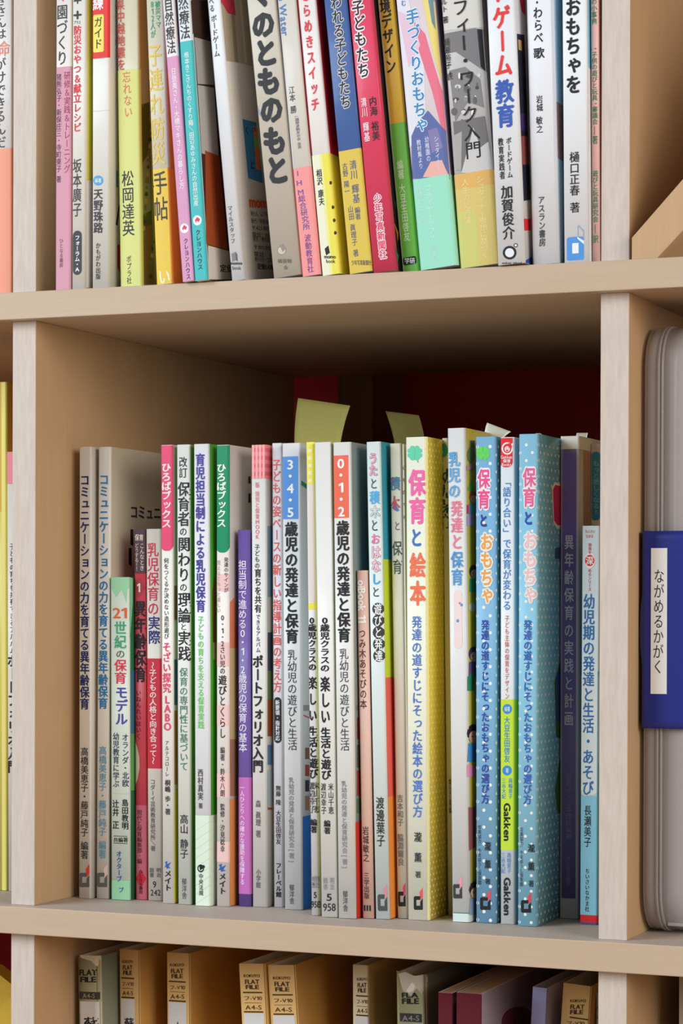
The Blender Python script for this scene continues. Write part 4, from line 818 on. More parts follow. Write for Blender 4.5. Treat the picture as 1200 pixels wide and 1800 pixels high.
   ('P',((7.42,191.4),(7.18,193.0),(6.5,194.36),(5.49,195.27),(4.3,195.59),(3.11,195.28),(2.11,194.37),(1.45,193.01),(1.22,191.41),(1.47,189.81),(2.15,188.45),(3.16,187.54),(4.35,187.22),(5.53,187.54),(6.53,188.44),(7.2,189.8)),(235,225,225),'cover_art'),
   ('P',((6.96,191.4),(6.75,192.55),(6.17,193.52),(5.32,194.17),(4.31,194.4),(3.3,194.17),(2.45,193.52),(1.88,192.55),(1.69,191.41),(1.9,190.26),(2.47,189.29),(3.33,188.64),(4.34,188.41),(5.35,188.64),(6.2,189.29),(6.76,190.26)),(214,52,48),'cover_art'),
   ('H','深',2.19,189.31,6.46,189.31,4.19,(240,230,225),0.03),
   ('T','保育を',4.33,200.68,4.33,194.7,1.86,(205,80,80),0.01),
   ('T','めるシリーズ',4.32,187.22,4.32,175.25,1.86,(205,80,80),0.01),
   ('T','幼児期の発達と生活・あそび',4.04,174.05,4.01,67.79,6.51,(52,112,176),0.02),
   ('T','長瀬美子',4.01,62.7,4.01,40.54,4.03,(38,36,38),0.01),
   ('T','ちいさいなかま社',4.0,29.45,4.0,6.68,2.48,(38,36,38),0.01)]),
 dict(n='book', label='thin white book squeezed behind the clover book, only its left edge showing', cat='book', group='books standing in a row on the middle shelf', base=(220, 218, 212), cov=(220, 218, 212), left=(220, 218, 212), d=120, thick=0.35, edge=0.6, rad=0.3, pages=(235, 228, 212), inset=0.3, w=0.7, ang=0.017, Y=39.0, X=210.52, Z=0.0, H=253.72,
  pr=[('T','心を育てる',0.67,244.35,0.66,211.52,1.62,(90,90,90),0.01)]),
 dict(n='book', label='thin cream book set back between the clover book and crumpled white book', cat='book', group='books standing in a row on the middle shelf', base=(214, 205, 170), cov=(214, 205, 170), left=(214, 205, 170), d=120, thick=0.35, edge=0.6, rad=1.1, pages=(235, 228, 212), inset=0.3, w=3.1, ang=0.0168, Y=62, X=224.61, Z=0.0, H=258.01,
  pr=[('T','幼児保育',1.55,241.64,1.55,209.02,6.53,(25,75,75),0.03),
   ('T','発達のみちすじと保育の課題',2.16,73.66,2.15,55.21,1.31,(60,60,60),0.01),
   ('P',((3.33,251.44),(3.05,252.84),(2.64,254.06),(2.02,254.88),(1.27,255.19),(0.52,254.94),(-0.13,254.16),(-0.57,252.98),(-0.74,251.57),(-0.61,250.16),(-0.2,248.94),(0.43,248.12),(1.18,247.81),(1.93,248.06),(2.58,248.84),(3.02,250.02)),(50,140,130),'cover_art')]),
 dict(n='book', label='set back white book with a blue rounded label, beside the right divider', cat='book', group='books standing in a row on the middle shelf', base=(214, 208, 198), cov=(214, 208, 198), left=(214, 208, 198), d=160, thick=0.35, edge=0.6, rad=1.1, pages=(235, 228, 212), inset=0.3, w=5.17, ang=0.0038, Y=96, X=294.57, Z=0.0, H=255.22,
  pr=[('P',((5.17,249.48),(5.12,249.87),(4.97,250.25),(4.72,250.56),(4.4,250.81),(4.03,250.96),(3.64,251.02),(2.32,251.02),(1.92,250.96),(1.55,250.81),(1.23,250.56),(0.98,250.25),(0.83,249.87),(0.78,249.48),(0.78,215.54),(0.83,215.14),(0.98,214.77),(1.23,214.45),(1.55,214.21),(1.92,214.05),(2.32,214.0),(3.64,214.0),(4.03,214.05),(4.4,214.21),(4.72,214.45),(4.97,214.77),(5.12,215.14),(5.17,215.54)),(64,138,172),'badge'),
   ('T','もっと楽しくなる!',3.21,246.37,3.21,217.08,3.51,(150,190,205),0.01)]),
 dict(n='book', label='pink and white book, leftmost on the upper shelf beside the divider', cat='book', group='books standing in a row on the upper shelf', base=(222, 214, 208), cov=(222, 214, 208), left=(222, 214, 208), d=148, thick=0.35, edge=0.6, rad=1.1, pages=(235, 228, 212), inset=0.3, w=9.49, ang=0.0003, Y=2, X=15.8, Z=340.27, H=210,
  pr=[('Z',0.0,59.49,0,122.44,(202,142,160),'colour_band'),
   ('T','園づくり',4.0,156.85,4.0,123.12,7.11,(38,36,38),0.01),
   ('T','く',3.81,164.36,3.81,158.11,4.26,(200,50,50),0.03),
   ('T','研修＆実践＆トレーニング',7.11,119.75,7.13,63.89,3.91,(150,55,85),0.01),
   ('T','猪熊弘子・新保庄三・寺町東子 著',2.11,118.91,2.09,58.91,3.2,(70,45,60),0.01),
   ('T','ひとなる書房',3.8,28.18,3.8,12.24,2.49,(90,60,70),0.01)]),
 dict(n='book', label='slim white book with a red title and a black pill-shaped badge', cat='book', group='books standing in a row on the upper shelf', base=(218, 214, 206), cov=(216, 210, 90), left=(216, 210, 90), d=148, thick=0.35, edge=0.6, rad=1.1, pages=(235, 228, 212), inset=0.3, w=8.28, ang=0.0012, Y=2.0, X=26.09, Z=340.27, H=210,
  pr=[('P',((8.67,59.15),(16.84,60.51),(17.05,1.68),(8.88,0.67)),(216,212,204),'cover_art'),
   ('T','本',3.35,163.44,3.34,155.96,4.95,(38,36,38),0.03),
   ('T','＋',3.34,152.85,3.34,147.25,6.0,(38,36,38),0.06),
   ('H','プラス',0.93,145.28,5.35,144.88,1.87,(38,36,38),0.01),
   ('T','防災おやつ＆献立レシピ',3.34,144.44,3.32,85.89,4.95,(214,34,46),0.03),
   ('T','坂本廣子',3.31,71.56,3.3,39.47,5.65,(48,46,50),0.01),
   ('P',((6.21,29.17),(6.11,29.89),(5.84,30.56),(5.4,31.14),(4.82,31.58),(4.15,31.85),(3.43,31.95),(3.43,31.95),(2.72,31.85),(2.05,31.58),(1.47,31.14),(1.03,30.56),(0.76,29.89),(0.66,29.17),(0.66,10.42),(0.76,9.7),(1.03,9.03),(1.47,8.46),(2.05,8.02),(2.72,7.74),(3.43,7.65),(3.43,7.65),(4.15,7.74),(4.82,8.02),(5.4,8.46),(5.84,9.03),(6.11,9.7),(6.21,10.42)),(48,46,48),'badge'),
   ('T','フォーラム・A',3.47,29.49,3.46,9.55,3.18,(235,235,235),0.02)]),
 dict(n='book', label='white book with a red and yellow block at the top of its spine', cat='book', group='books standing in a row on the upper shelf', base=(218, 215, 208), cov=(218, 215, 208), left=(218, 215, 208), d=148, thick=0.35, edge=0.6, rad=1.1, pages=(235, 228, 212), inset=0.3, w=10.44, ang=0.0026, Y=4, X=37.62, Z=340.27, H=210,
  pr=[('Z',0.0,10.44,125.69,210,(214,40,38),'colour_band'),
   ('P',((7.1,148.64),(7.06,148.89),(6.97,149.12),(6.81,149.33),(6.61,149.48),(6.38,149.58),(6.13,149.61),(1.6,149.61),(1.35,149.58),(1.11,149.48),(0.91,149.33),(0.76,149.12),(0.66,148.89),(0.63,148.64),(0.63,130.08),(0.66,129.82),(0.76,129.59),(0.91,129.39),(1.11,129.23),(1.35,129.14),(1.6,129.1),(6.13,129.1),(6.38,129.14),(6.61,129.23),(6.81,129.39),(6.97,129.59),(7.06,129.82),(7.1,130.08)),(236,212,90),'badge'),
   ('T','練',3.75,159.69,3.75,151.92,6.67,(240,235,230),0.02),
   ('T','ガイド',3.75,148.5,3.76,130.79,5.26,(38,36,38),0.01),
   ('Z',0.0,10.44,96.85,97.1,(190,186,180),'colour_band'),
   ('P',((6.92,58.76),(6.68,59.82),(6.0,60.76),(4.97,61.42),(3.77,61.71),(2.56,61.58),(1.53,61.06),(0.84,60.22),(0.6,59.18),(0.85,58.12),(1.53,57.19),(2.56,56.52),(3.77,56.24),(4.98,56.36),(6.0,56.89),(6.68,57.73)),(72,150,205),'cover_art'),
   ('H','編著',1.68,57.87,5.85,57.59,2.49,(220,235,240),0.01),
   ('T','天野珠路',3.77,54.62,3.77,30.05,5.97,(38,36,38),0.02),
   ('T','かもがわ出版',3.77,25.08,3.77,4.86,3.16,(38,36,38),0.01),
   ('P',((18.59,65.49),(20.59,65.21),(20.6,56.46),(18.6,56.13)),(60,140,150),'cover_art'),
   ('P',((17.95,35.75),(21.95,47.29),(22.63,46.77),(19.96,35.11)),(38,36,38),'cover_art'),
   ('P',((19.97,24.48),(22.65,25.49),(22.67,9.83),(19.98,12.61)),(190,50,40),'cover_art')]),
 dict(n='book', label='beige book with red title and yellow-green paper band', cat='book', group='books standing in a row on the upper shelf', base=(208, 204, 178), cov=(170, 175, 165), left=(170, 175, 165), d=148, thick=0.35, edge=0.6, rad=1.1, pages=(235, 228, 212), inset=0.3, w=13.08, ang=0.0188, Y=9.5, X=52.23, Z=340.27, H=210,
  pr=[('P',((14.51,121.51),(22.6,118.53),(24.31,84.45),(14.0,82.56)),(160,175,185),'cover_art'),
   ('P',((14.52,99.75),(24.89,103.35),(27.34,3.47),(12.99,1.69)),(78,95,62),'cover_art'),
   ('P',((14.21,67.06),(24.02,75.01),(25.82,44.0),(14.04,39.08)),(130,145,150),'cover_art'),
   ('P',((14.53,32.94),(26.97,36.34),(28.04,3.56),(13.58,1.75)),(120,100,80),'cover_art'),
   ('P',((17.94,100.11),(17.44,100.74),(16.29,100.7),(15.35,100.01),(15.32,99.19),(16.23,98.87),(17.4,99.27)),(95,125,70),'cover_art'),
   ('P',((29.79,98.65),(29.03,99.49),(27.27,99.39),(25.84,98.44),(25.8,97.34),(27.2,96.93),(28.97,97.51)),(60,80,50),'cover_art'),
   ('P',((29.81,94.89),(28.8,95.92),(26.45,95.78),(24.55,94.57),(24.5,93.2),(26.36,92.7),(28.72,93.45)),(150,160,120),'cover_art'),
   ('P',((27.74,90.73),(27.26,92.11),(26.1,92.25),(25.13,91.05),(25.08,89.41),(25.99,88.57),(27.17,89.15)),(110,120,95),'cover_art'),
   ('P',((27.77,86.97),(27.0,87.56),(25.25,87.42),(23.82,86.65),(23.8,85.83),(25.19,85.58),(26.96,86.08)),(95,125,70),'cover_art'),
   ('P',((27.79,83.21),(26.77,84.0),(24.43,83.82),(22.54,82.79),(22.5,81.7),(24.36,81.36),(26.71,82.03)),(60,80,50),'cover_art'),
   ('P',((25.73,79.07),(25.24,80.21),(24.08,80.3),(23.12,79.28),(23.07,77.92),(23.99,77.24),(25.17,77.75)),(150,160,120),'cover_art'),
   ('P',((25.75,75.32),(25.01,76.66),(23.27,76.71),(21.83,75.44),(21.78,73.8),(23.15,73.03),(24.92,73.7)),(110,120,95),'cover_art'),
   ('P',((25.77,71.56),(24.75,72.12),(22.42,71.89),(20.53,71.06),(20.51,70.24),(22.36,70.05),(24.71,70.64)),(95,125,70),'cover_art'),
   ('P',((23.72,67.45),(23.23,68.34),(22.07,68.39),(21.11,67.55),(21.08,66.46),(21.99,65.94),(23.17,66.38)),(60,80,50),'cover_art'),
   ('P',((23.74,63.7),(23.0,64.8),(21.26,64.8),(19.83,63.72),(19.79,62.36),(21.16,61.74),(22.92,62.34)),(150,160,120),'cover_art'),
   ('P',((23.76,59.95),(22.77,61.25),(20.45,61.23),(18.55,59.9),(18.5,58.27),(20.33,57.56),(22.68,58.3)),(110,120,95),'cover_art'),
   ('P',((21.71,55.86),(21.22,56.51),(20.06,56.5),(19.11,55.84),(19.08,55.03),(20.0,54.67),(21.17,55.04)),(95,125,70),'cover_art'),
   ('P',((21.74,52.12),(20.99,52.97),(19.25,52.93),(17.83,52.03),(17.8,50.94),(19.17,50.49),(20.93,51.01)),(60,80,50),'cover_art'),
   ('P',((21.76,48.37),(20.76,49.43),(18.44,49.37),(16.56,48.23),(16.51,46.87),(18.35,46.31),(20.68,46.98)),(150,160,120),'cover_art'),
   ('P',((19.72,44.31),(19.24,45.7),(18.09,45.88),(17.13,44.72),(17.08,43.09),(17.98,42.22),(19.15,42.76)),(110,120,95),'cover_art'),
   ('P',((19.74,40.57),(18.98,41.18),(17.25,41.1),(15.84,40.38),(15.82,39.56),(17.19,39.27),(18.94,39.71)),(95,125,70),'cover_art'),
   ('P',((19.76,36.83),(18.76,37.65),(16.44,37.54),(14.57,36.59),(14.54,35.51),(16.37,35.11),(18.7,35.69)),(60,80,50),'cover_art'),
   ('P',((17.72,32.79),(17.24,33.93),(16.1,34.06),(15.14,33.08),(15.1,31.72),(16.0,31.02),(17.17,31.49)),(150,160,120),'cover_art'),
   ('P',((17.75,29.05),(17.02,30.41),(15.29,30.51),(13.87,29.3),(13.82,27.68),(15.18,26.86),(16.93,27.47)),(110,120,95),'cover_art'),
   ('P',((29.59,26.99),(28.57,27.58),(26.22,27.43),(24.32,26.65),(24.3,25.84),(26.16,25.59),(28.52,26.11)),(95,125,70),'cover_art'),
   ('P',((27.53,22.94),(27.03,23.85),(25.87,23.93),(24.9,23.12),(24.87,22.02),(25.79,21.47),(26.97,21.88)),(60,80,50),'cover_art'),
   ('P',((27.55,19.18),(26.8,20.3),(25.05,20.36),(23.62,19.32),(23.57,17.96),(24.96,17.3),(26.73,17.84)),(150,160,120),'cover_art'),
   ('P',((27.57,15.42),(26.57,16.75),(24.24,16.8),(22.33,15.53),(22.28,13.9),(24.12,13.13),(26.48,13.8)),(110,120,95),'cover_art'),
   ('P',((25.51,11.38),(25.01,12.05),(23.85,12.08),(22.89,11.45),(22.87,10.63),(23.79,10.24),(24.97,10.58)),(95,125,70),'cover_art'),
   ('P',((25.53,7.63),(24.78,8.51),(23.03,8.53),(21.61,7.67),(21.57,6.58),(22.96,6.08),(24.72,6.55)),(60,80,50),'cover_art'),
   ('Z',-30,15.08,0,119.38,(205,208,124),'paper_band'),
   ('T','県中越地震を',2.46,158.74,2.54,119.17,4.87,(205,80,70),0.01),
   ('T','忘れない',5.48,118.56,6.54,92.94,5.22,(208,110,88),0.01),
   ('T','松岡達英',5.51,64.41,5.53,28.32,7.66,(38,36,38),0.01),
   ('T','ポプラ社',5.53,17.74,5.54,2.19,3.13,(38,36,38),0.01)]),
 dict(n='book', label='beige book with yellow lettering and a deep yellow paper band', cat='book', group='books standing in a row on the upper shelf', base=(206, 200, 178), cov=(226, 140, 48), left=(226, 140, 48), d=148, thick=0.35, edge=0.6, rad=1.1, pages=(235, 228, 212), inset=0.3, w=10.11, ang=0.0443, Y=3, X=77.4, Z=340.27, H=210,
  pr=[('Z',-30,13.11,0,62.63,(228,192,66),'paper_band'),
   ('Z',9.1,130.11,0,62.63,(232,150,50),'colour_band'),
   ('T','被災ママ',7.0,153.41,7.05,138.58,3.41,(50,150,105),0.01),
   ('T','812人が',3.71,153.86,3.66,133.47,3.07,(50,150,105),0.01),
   ('T','子連れ防災',4.3,130.92,4.23,64.26,8.52,(222,190,80),0.01),
   ('T','手帖',4.53,61.76,4.51,34.01,8.86,(60,56,52),0.01),
   ('T','つながる。つながる。',4.51,32.47,4.5,9.36,2.73,(238,215,120),0.01),
   ('T','い',5.05,8.69,5.05,-0.55,7.5,(240,228,190),0.03)]),
 dict(n='book', label='slim pink and white book with a white round mark, tilted left', cat='book', group='books standing in a row on the upper shelf', base=(222, 215, 212), cov=(196, 150, 190), left=(196, 150, 190), d=148, thick=0.35, edge=0.6, rad=1.1, pages=(235, 228, 212), inset=0.3, w=7.09, ang=0.0824, Y=-3.5, X=96.13, Z=340.27, H=210,
  pr=[('Z',-20,67.09,0,121.17,(206,146,182),'paper_band'),
   ('T','自然療法',3.52,153.21,3.53,122.4,5.35,(38,36,38),0.01),
   ('T','日登美さん・大橋マキさんの暮らし方',3.89,114.96,3.88,49.5,3.18,(240,225,235),0.01),
   ('P',((6.01,28.04),(5.9,29.05),(5.43,29.96),(4.67,30.63),(3.74,30.96),(2.77,30.9),(1.92,30.45),(1.32,29.69),(1.05,28.73),(1.16,27.72),(1.63,26.81),(2.39,26.13),(3.33,25.81),(4.29,25.87),(5.14,26.32),(5.75,27.08)),(240,232,236),'cover_art'),
   ('P',((2.15,28.58),(3.53,30.22),(5.26,28.75),(4.22,27.37),(3.19,28.13),(2.84,26.95)),(210,60,100),'cover_art'),
   ('T','クレヨンハウス',3.88,23.12,3.88,0.76,2.68,(90,30,80),0.02)]),
 dict(n='book', label='slim teal and white book with a white round mark, tilted left', cat='book', group='books standing in a row on the upper shelf', base=(218, 220, 222), cov=(70, 50, 46), left=(70, 50, 46), d=180, thick=0.35, edge=1, rad=1.1, pages=(235, 228, 212), inset=0.3, w=7.65, ang=0.074, Y=-4.0, X=103.76, Z=340.27, H=210,
  pr=[('Z',-20,7.65,0,128.51,(64,178,178),'paper_band'),
   ('T','然療法',3.8,153.36,3.8,129.43,6.0,(38,36,38),0.01),
   ('T','根本きこさんちのくすり箱／田辺あゆみさんの自然出産',3.8,122.69,3.81,39.75,3.0,(225,240,240),0.01),
   ('P',((6.35,31.77),(6.23,32.82),(5.74,33.75),(4.96,34.44),(4.0,34.77),(3.01,34.7),(2.15,34.23),(1.54,33.44),(1.27,32.45),(1.39,31.4),(1.88,30.46),(2.67,29.78),(3.62,29.45),(4.61,29.52),(5.47,29.99),(6.08,30.78)),(240,235,236),'cover_art'),
   ('P',((2.32,32.31),(3.81,33.94),(5.68,32.47),(4.56,31.09),(3.44,31.85),(3.07,30.68)),(210,60,80),'cover_art'),
   ('T','クレヨンハウス',3.81,27.22,3.81,5.55,3.0,(20,60,75),0.02),
   ('P',((8.09,149.74),(31.47,155.31),(28.89,137.9),(7.61,131.87)),(70,50,46),'cover_art'),
   ('P',((10.17,130.6),(32.48,133.09),(31.82,109.27),(10.7,105.56)),(170,165,160),'cover_art'),
   ('P',((10.6,104.92),(31.58,107.66),(31.53,68.77),(10.09,68.06)),(178,176,172),'cover_art'),
   ('P',((14.65,70.41),(32.52,70.49),(35.77,19.66),(8.45,18.9)),(160,74,38),'cover_art'),
   ('P',((10.51,18.58),(37.16,19.23),(37.74,3.73),(8.46,-0.01)),(214,208,198),'cover_art'),
   ('H','定価',23.56,5.93,41.37,8.26,4.09,(38,36,38),0.02)]),
 dict(n='book', label='white magazine-format book with an illustrated back cover, tilted left', cat='book', group='books standing in a row on the upper shelf', base=(224, 226, 230), cov=(232, 226, 217), left=(232, 226, 217), d=182, thick=0.35, edge=0.6, rad=1.1, pages=(235, 228, 212), inset=0.3, w=7.53, ang=0.0989, Y=4, X=121.69, Z=340.27, H=257,
  pr=[('P',((7.35,149.79),(13.2,144.29),(27.94,145.24),(29.2,154.93)),(200,60,80),'cover_art'),
   ('P',((8.89,151.31),(44.34,159.81),(44.04,122.4),(29.6,121.21),(9.29,118.09)),(182,168,142),'cover_art'),
   ('P',((20.88,153.56),(25.48,154.67),(24.34,120.7),(19.88,120.37)),(150,136,110),'cover_art'),
   ('P',((33.22,156.52),(36.34,157.26),(36.59,122.71),(33.48,122.04)),(205,195,170),'cover_art'),
   ('P',((7.47,151.0),(26.39,155.51),(26.8,146.85),(16.36,145.66)),(198,58,76),'cover_art'),
   ('P',((23.74,89.45),(41.97,91.06),(44.0,57.71),(24.4,57.24)),(58,130,175),'cover_art'),
   ('P',((36.85,88.2),(42.85,88.07),(42.44,64.69),(36.31,64.26)),(220,120,60),'cover_art'),
   ('P',((37.17,82.61),(42.46,82.64),(42.71,76.7),(36.72,76.88)),(120,180,90),'cover_art'),
   ('H','く',25.06,81.61,30.45,82.61,3.89,(38,36,38),0.02),
   ('H','と',27.79,62.79,34.76,63.99,4.85,(38,36,38),0.02),
   ('H','っ',34.6,84.64,40.86,85.81,3.26,(38,36,38),0.02),
   ('H','momo',22.57,41.43,53.62,45.36,5.78,(228,90,40),0.05),
   ('H','発行人／山下有子',23.03,36.54,49.38,39.95,2.56,(70,66,66),0),
   ('H','発行／有限会社',22.92,32.49,49.43,35.85,2.56,(70,66,66),0),
   ('H','〒425-0012',22.88,28.77,49.54,32.08,2.56,(70,66,66),0),
   ('H','電話：054',22.84,25.04,49.65,28.31,2.56,(70,66,66),0),
   ('H','発売／株式会社',23.07,22.6,50.05,25.84,2.56,(70,66,66),0),
   ('H','〒101-0051',22.89,18.24,50.02,21.41,2.55,(70,66,66),0),
   ('H','電話：03',22.85,14.52,50.13,17.64,2.55,(70,66,66),0),
   ('H','発行日／2020',23.01,11.75,50.46,14.84,2.55,(70,66,66),0),
   ('H','定価1,430円',25.9,7.8,52.34,10.67,3.19,(38,36,38),0.01),
   ('T','くらべる',2.61,161.21,2.61,145.15,2.97,(50,50,54),0.01),
   ('T','ボードゲーム',3.14,143.5,3.14,120.68,3.63,(50,50,54),0.01),
   ('T','マイルスタッフ',2.85,40.43,2.85,19.87,2.97,(90,90,94),0.01),
   ('P',((1.5,14.55),(4.12,15.38),(4.12,11.09),(1.5,10.26)),(120,120,124),'cover_art'),
   ('P',((3.75,14.82),(4.65,14.07),(4.65,10.09),(3.75,10.84)),(80,80,84),'cover_art'),
   ('H','momo',0.38,8.9,7.11,7.88,1.81,(38,36,38),0.03),
   ('H','book',1.13,6.02,6.36,5.24,2.12,(90,90,94),0.01)]),
 dict(n='book', label='wide grey book with huge bold black title, tilted left', cat='book', group='books standing in a row on the upper shelf', base=(196, 188, 174), cov=(170, 160, 150), left=(170, 160, 150), d=182, thick=0.35, edge=0.6, rad=1.1, pages=(235, 228, 212), inset=0.3, w=16.46, ang=0.1079, Y=3, X=146.63, Z=340.27, H=257,
  pr=[('T','く',8.16,161.33,8.17,144.16,12.94,(38,36,38),0.06),
   ('T','のともの',8.17,142.93,8.18,81.77,13.59,(38,36,38),0.06),
   ('T','もと',8.18,80.55,8.19,49.14,13.59,(38,36,38),0.06),
   ('P',((-0.85,95.06),(1.06,91.03),(1.6,86.65),(-0.05,90.01)),(130,150,165),'cover_art'),
   ('P',((8.82,13.73),(8.72,14.68),(8.24,15.55),(7.45,16.2),(6.47,16.55),(5.46,16.53),(4.56,16.15),(3.91,15.46),(3.62,14.58),(3.72,13.63),(4.2,12.76),(4.99,12.1),(5.97,11.76),(6.98,11.78),(7.88,12.16),(8.52,12.85)),(140,132,120),'cover_art'),
   ('P',((8.36,13.81),(8.28,14.59),(7.88,15.3),(7.23,15.84),(6.43,16.13),(5.59,16.11),(4.85,15.8),(4.32,15.23),(4.08,14.5),(4.16,13.72),(4.56,13.0),(5.21,12.46),(6.01,12.18),(6.85,12.2),(7.59,12.51),(8.12,13.08)),(196,188,174),'cover_art'),
   ('P',((5.23,17.05),(7.38,17.31),(8.53,14.69),(6.88,13.13)),(140,132,120),'cover_art'),
   ('H','福音館',3.24,7.94,11.5,6.61,2.1,(100,94,88),0.01),
   ('H','☆',6.22,3.81,9.03,3.37,2.39,(90,86,80),0.01)]),
 dict(n='book', label='slim grey and salmon pink book with violet lettering, tilted left', cat='book', group='books standing in a row on the upper shelf', base=(208, 202, 192), cov=(205, 195, 190), left=(205, 195, 190), d=148, thick=0.35, edge=0.6, rad=1.1, pages=(235, 228, 212), inset=0.3, w=10.15, ang=0.1004, Y=2.0, X=163.67, Z=340.27, H=210,
  pr=[('Z',-30,50.15,0,57.48,(232,146,144),'paper_band'),
   ('Z',0.0,0.81,57.48,210,(228,226,224),'colour_band'),
   ('R','Water',2.76,145.06,2.78,128.01,4.17,(80,120,180),0.02),
   ('R','in',2.44,151.21,2.45,146.94,4.17,(80,120,180),0.02),
   ('T','江本 勝',3.51,101.12,3.52,86.54,3.53,(80,78,90),0.01),
   ('T','(国際波動友の会 会長',5.04,85.36,5.05,67.47,2.25,(120,116,124),0.01),
   ('T','I H M総合研究所',2.54,56.38,5.05,24.19,4.17,(110,80,150),0.01),
   ('T','波動教育社',5.05,22.07,5.06,1.53,3.85,(120,70,140),0.01)]),
 dict(n='book', label='white and yellow book with a red strip and red title, tilted left', cat='book', group='books standing in a row on the upper shelf', base=(226, 220, 216), cov=(214, 36, 52), left=(214, 36, 52), d=148, thick=0.35, edge=0.6, rad=1.1, pages=(235, 228, 212), inset=0.3, w=10.17, ang=0.1009, Y=3, X=174.59, Z=340.27, H=210,
  pr=[('Z',0.0,0.71,63.87,210,(205,60,90),'colour_band'),
   ('Z',-30,4.57,0,63.87,(226,224,200),'paper_band'),
   ('Z',4.57,70.17,0,63.87,(226,214,84),'colour_band'),
   ('Z',4.57,6.1,0,63.87,(226,222,150),'colour_band'),
   ('T','きらめきスイッチ',4.85,152.98,4.85,86.28,4.79,(218,62,72),0.04),
   ('T','相沢 康夫',3.53,56.27,3.52,36.93,3.19,(38,36,38),0.02),
   ('P',((2.79,14.12),(5.06,15.57),(5.58,11.57),(3.3,10.42)),(38,36,38),'cover_art'),
   ('H','momo',2.16,9.09,8.68,8.08,2.08,(38,36,38),0.03),
   ('H','book',2.99,6.55,8.17,5.75,2.08,(38,36,38),0.01),
   ('P',((10.07,47.92),(9.96,48.69),(9.54,49.07),(9.05,48.84),(8.8,48.14),(8.91,47.37),(9.33,46.99),(9.81,47.22)),(60,50,30),'cover_art'),
   ('P',((10.1,34.96),(9.98,35.72),(9.56,36.1),(9.08,35.87),(8.82,35.17),(8.94,34.4),(9.36,34.03),(9.84,34.26)),(60,50,30),'cover_art'),
   ('P',((10.11,28.03),(10.0,28.79),(9.57,29.17),(9.09,28.94),(8.83,28.23),(8.95,27.47),(9.37,27.09),(9.85,27.33)),(60,50,30),'cover_art'),
   ('P',((10.12,21.4),(10.01,22.17),(9.59,22.54),(9.11,22.31),(8.85,21.6),(8.96,20.84),(9.38,20.47),(9.86,20.7)),(60,50,30),'cover_art')]),
 dict(n='book', label='dark blue book with a mustard paper band, tilted left', cat='book', group='books standing in a row on the upper shelf', base=(70, 98, 156), cov=(50, 66, 110), left=(50, 66, 110), d=148, thick=0.35, edge=0.6, rad=1.1, pages=(235, 228, 212), inset=0.3, w=12.68, ang=0.1036, Y=2, X=190.4, Z=340.27, H=210,
  pr=[('Z',-30,22.68,0,64.79,(212,184,78),'paper_band'),
   ('O','われる子どもたち',6.91,146.63,6.93,86.34,6.31,(190,190,195),0.09),
   ('T','われる子どもたち',6.91,146.63,6.93,86.34,6.31,(40,38,42),0.02),
   ('T','古野 陽一',3.15,58.42,3.14,41.59,3.0,(90,92,120),0.01),
   ('T','清川 輝基',7.82,59.12,7.84,36.3,4.1,(90,92,130),0.01),
   ('T','編著',7.84,34.5,7.84,27.6,3.15,(90,92,120),0.01),
   ('T','山田 眞理子 著',4.03,35.73,4.79,8.6,3.15,(90,92,120),0.01),
   ('H','少年写真新聞社',1.84,4.57,12.73,2.89,2.66,(90,88,90),0.01)]),
 dict(n='book', label='crimson pink book with white outlined black title, tilted left', cat='book', group='books standing in a row on the upper shelf', base=(216, 66, 96), cov=(36, 34, 30), left=(36, 34, 30), d=148, thick=0.35, edge=3, rad=1.1, pages=(235, 228, 212), inset=0.3, w=12.59, ang=0.1012, Y=2.5, X=203.58, Z=340.27, H=210,
  pr=[('O','子どもたち',4.95,143.42,4.99,101.95,6.89,(238,225,228),0.11),
   ('T','子どもたち',4.95,143.42,4.99,101.95,6.89,(50,40,44),0.03),
   ('T','内海 裕美',8.53,91.71,8.51,68.35,4.38,(38,36,38),0.01),
   ('T','清川 輝基',3.48,92.02,3.51,68.62,3.44,(235,205,212),0.02),
   ('O','少年写真新聞社',6.27,40.91,6.27,6.56,4.38,(240,225,230),0.11),
   ('T','少年写真新聞社',6.27,40.91,6.27,6.56,4.38,(216,66,96),0.03),
   ('P',((40.1,102.62),(41.13,96.71),(38.04,91.21),(38.3,95.53)),(180,110,40),'cover_art'),
   ('P',((35.94,89.58),(37.85,83.86),(34.78,78.4),(35.03,82.71)),(60,110,60),'cover_art'),
   ('P',((31.81,76.63),(34.59,71.07),(31.53,65.66),(31.78,69.95)),(180,110,40),'cover_art'),
   ('P',((27.7,63.77),(31.34,58.36),(28.3,52.99),(28.55,57.27)),(60,110,60),'cover_art'),
   ('P',((23.62,50.99),(28.11,45.71),(25.08,40.39),(25.34,44.65)),(180,110,40),'cover_art'),
   ('P',((19.57,38.3),(24.9,33.14),(21.89,27.86),(22.14,32.11)),(60,110,60),'cover_art'),
   ('P',((15.54,25.7),(21.71,20.63),(18.71,15.4),(18.96,19.63)),(180,110,40),'cover_art'),
   ('P',((12.21,13.39),(18.53,8.19),(15.55,3.01),(15.8,7.22)),(60,110,60),'cover_art')]),
 dict(n='book', label='slim yellow and bright green book with a black title, tilted left', cat='book', group='books standing in a row on the upper shelf', base=(240, 186, 58), cov=(70, 40, 30), left=(70, 40, 30), d=148, thick=0.35, edge=1, rad=1.1, pages=(235, 228, 212), inset=0.3, w=9.16, ang=0.102, Y=10.5, X=216.94, Z=340.27, H=210,
  pr=[('Z',-5,1.1,0,210,(235,225,190),'paper_band'),
   ('Z',-30,11.16,0,78.87,(116,190,72),'paper_band'),
   ('Z',0.18,0.92,0,78.87,(215,230,200),'colour_band'),
   ('T','境デザイン',4.1,144.86,4.1,105.1,5.93,(38,36,38),0.03),
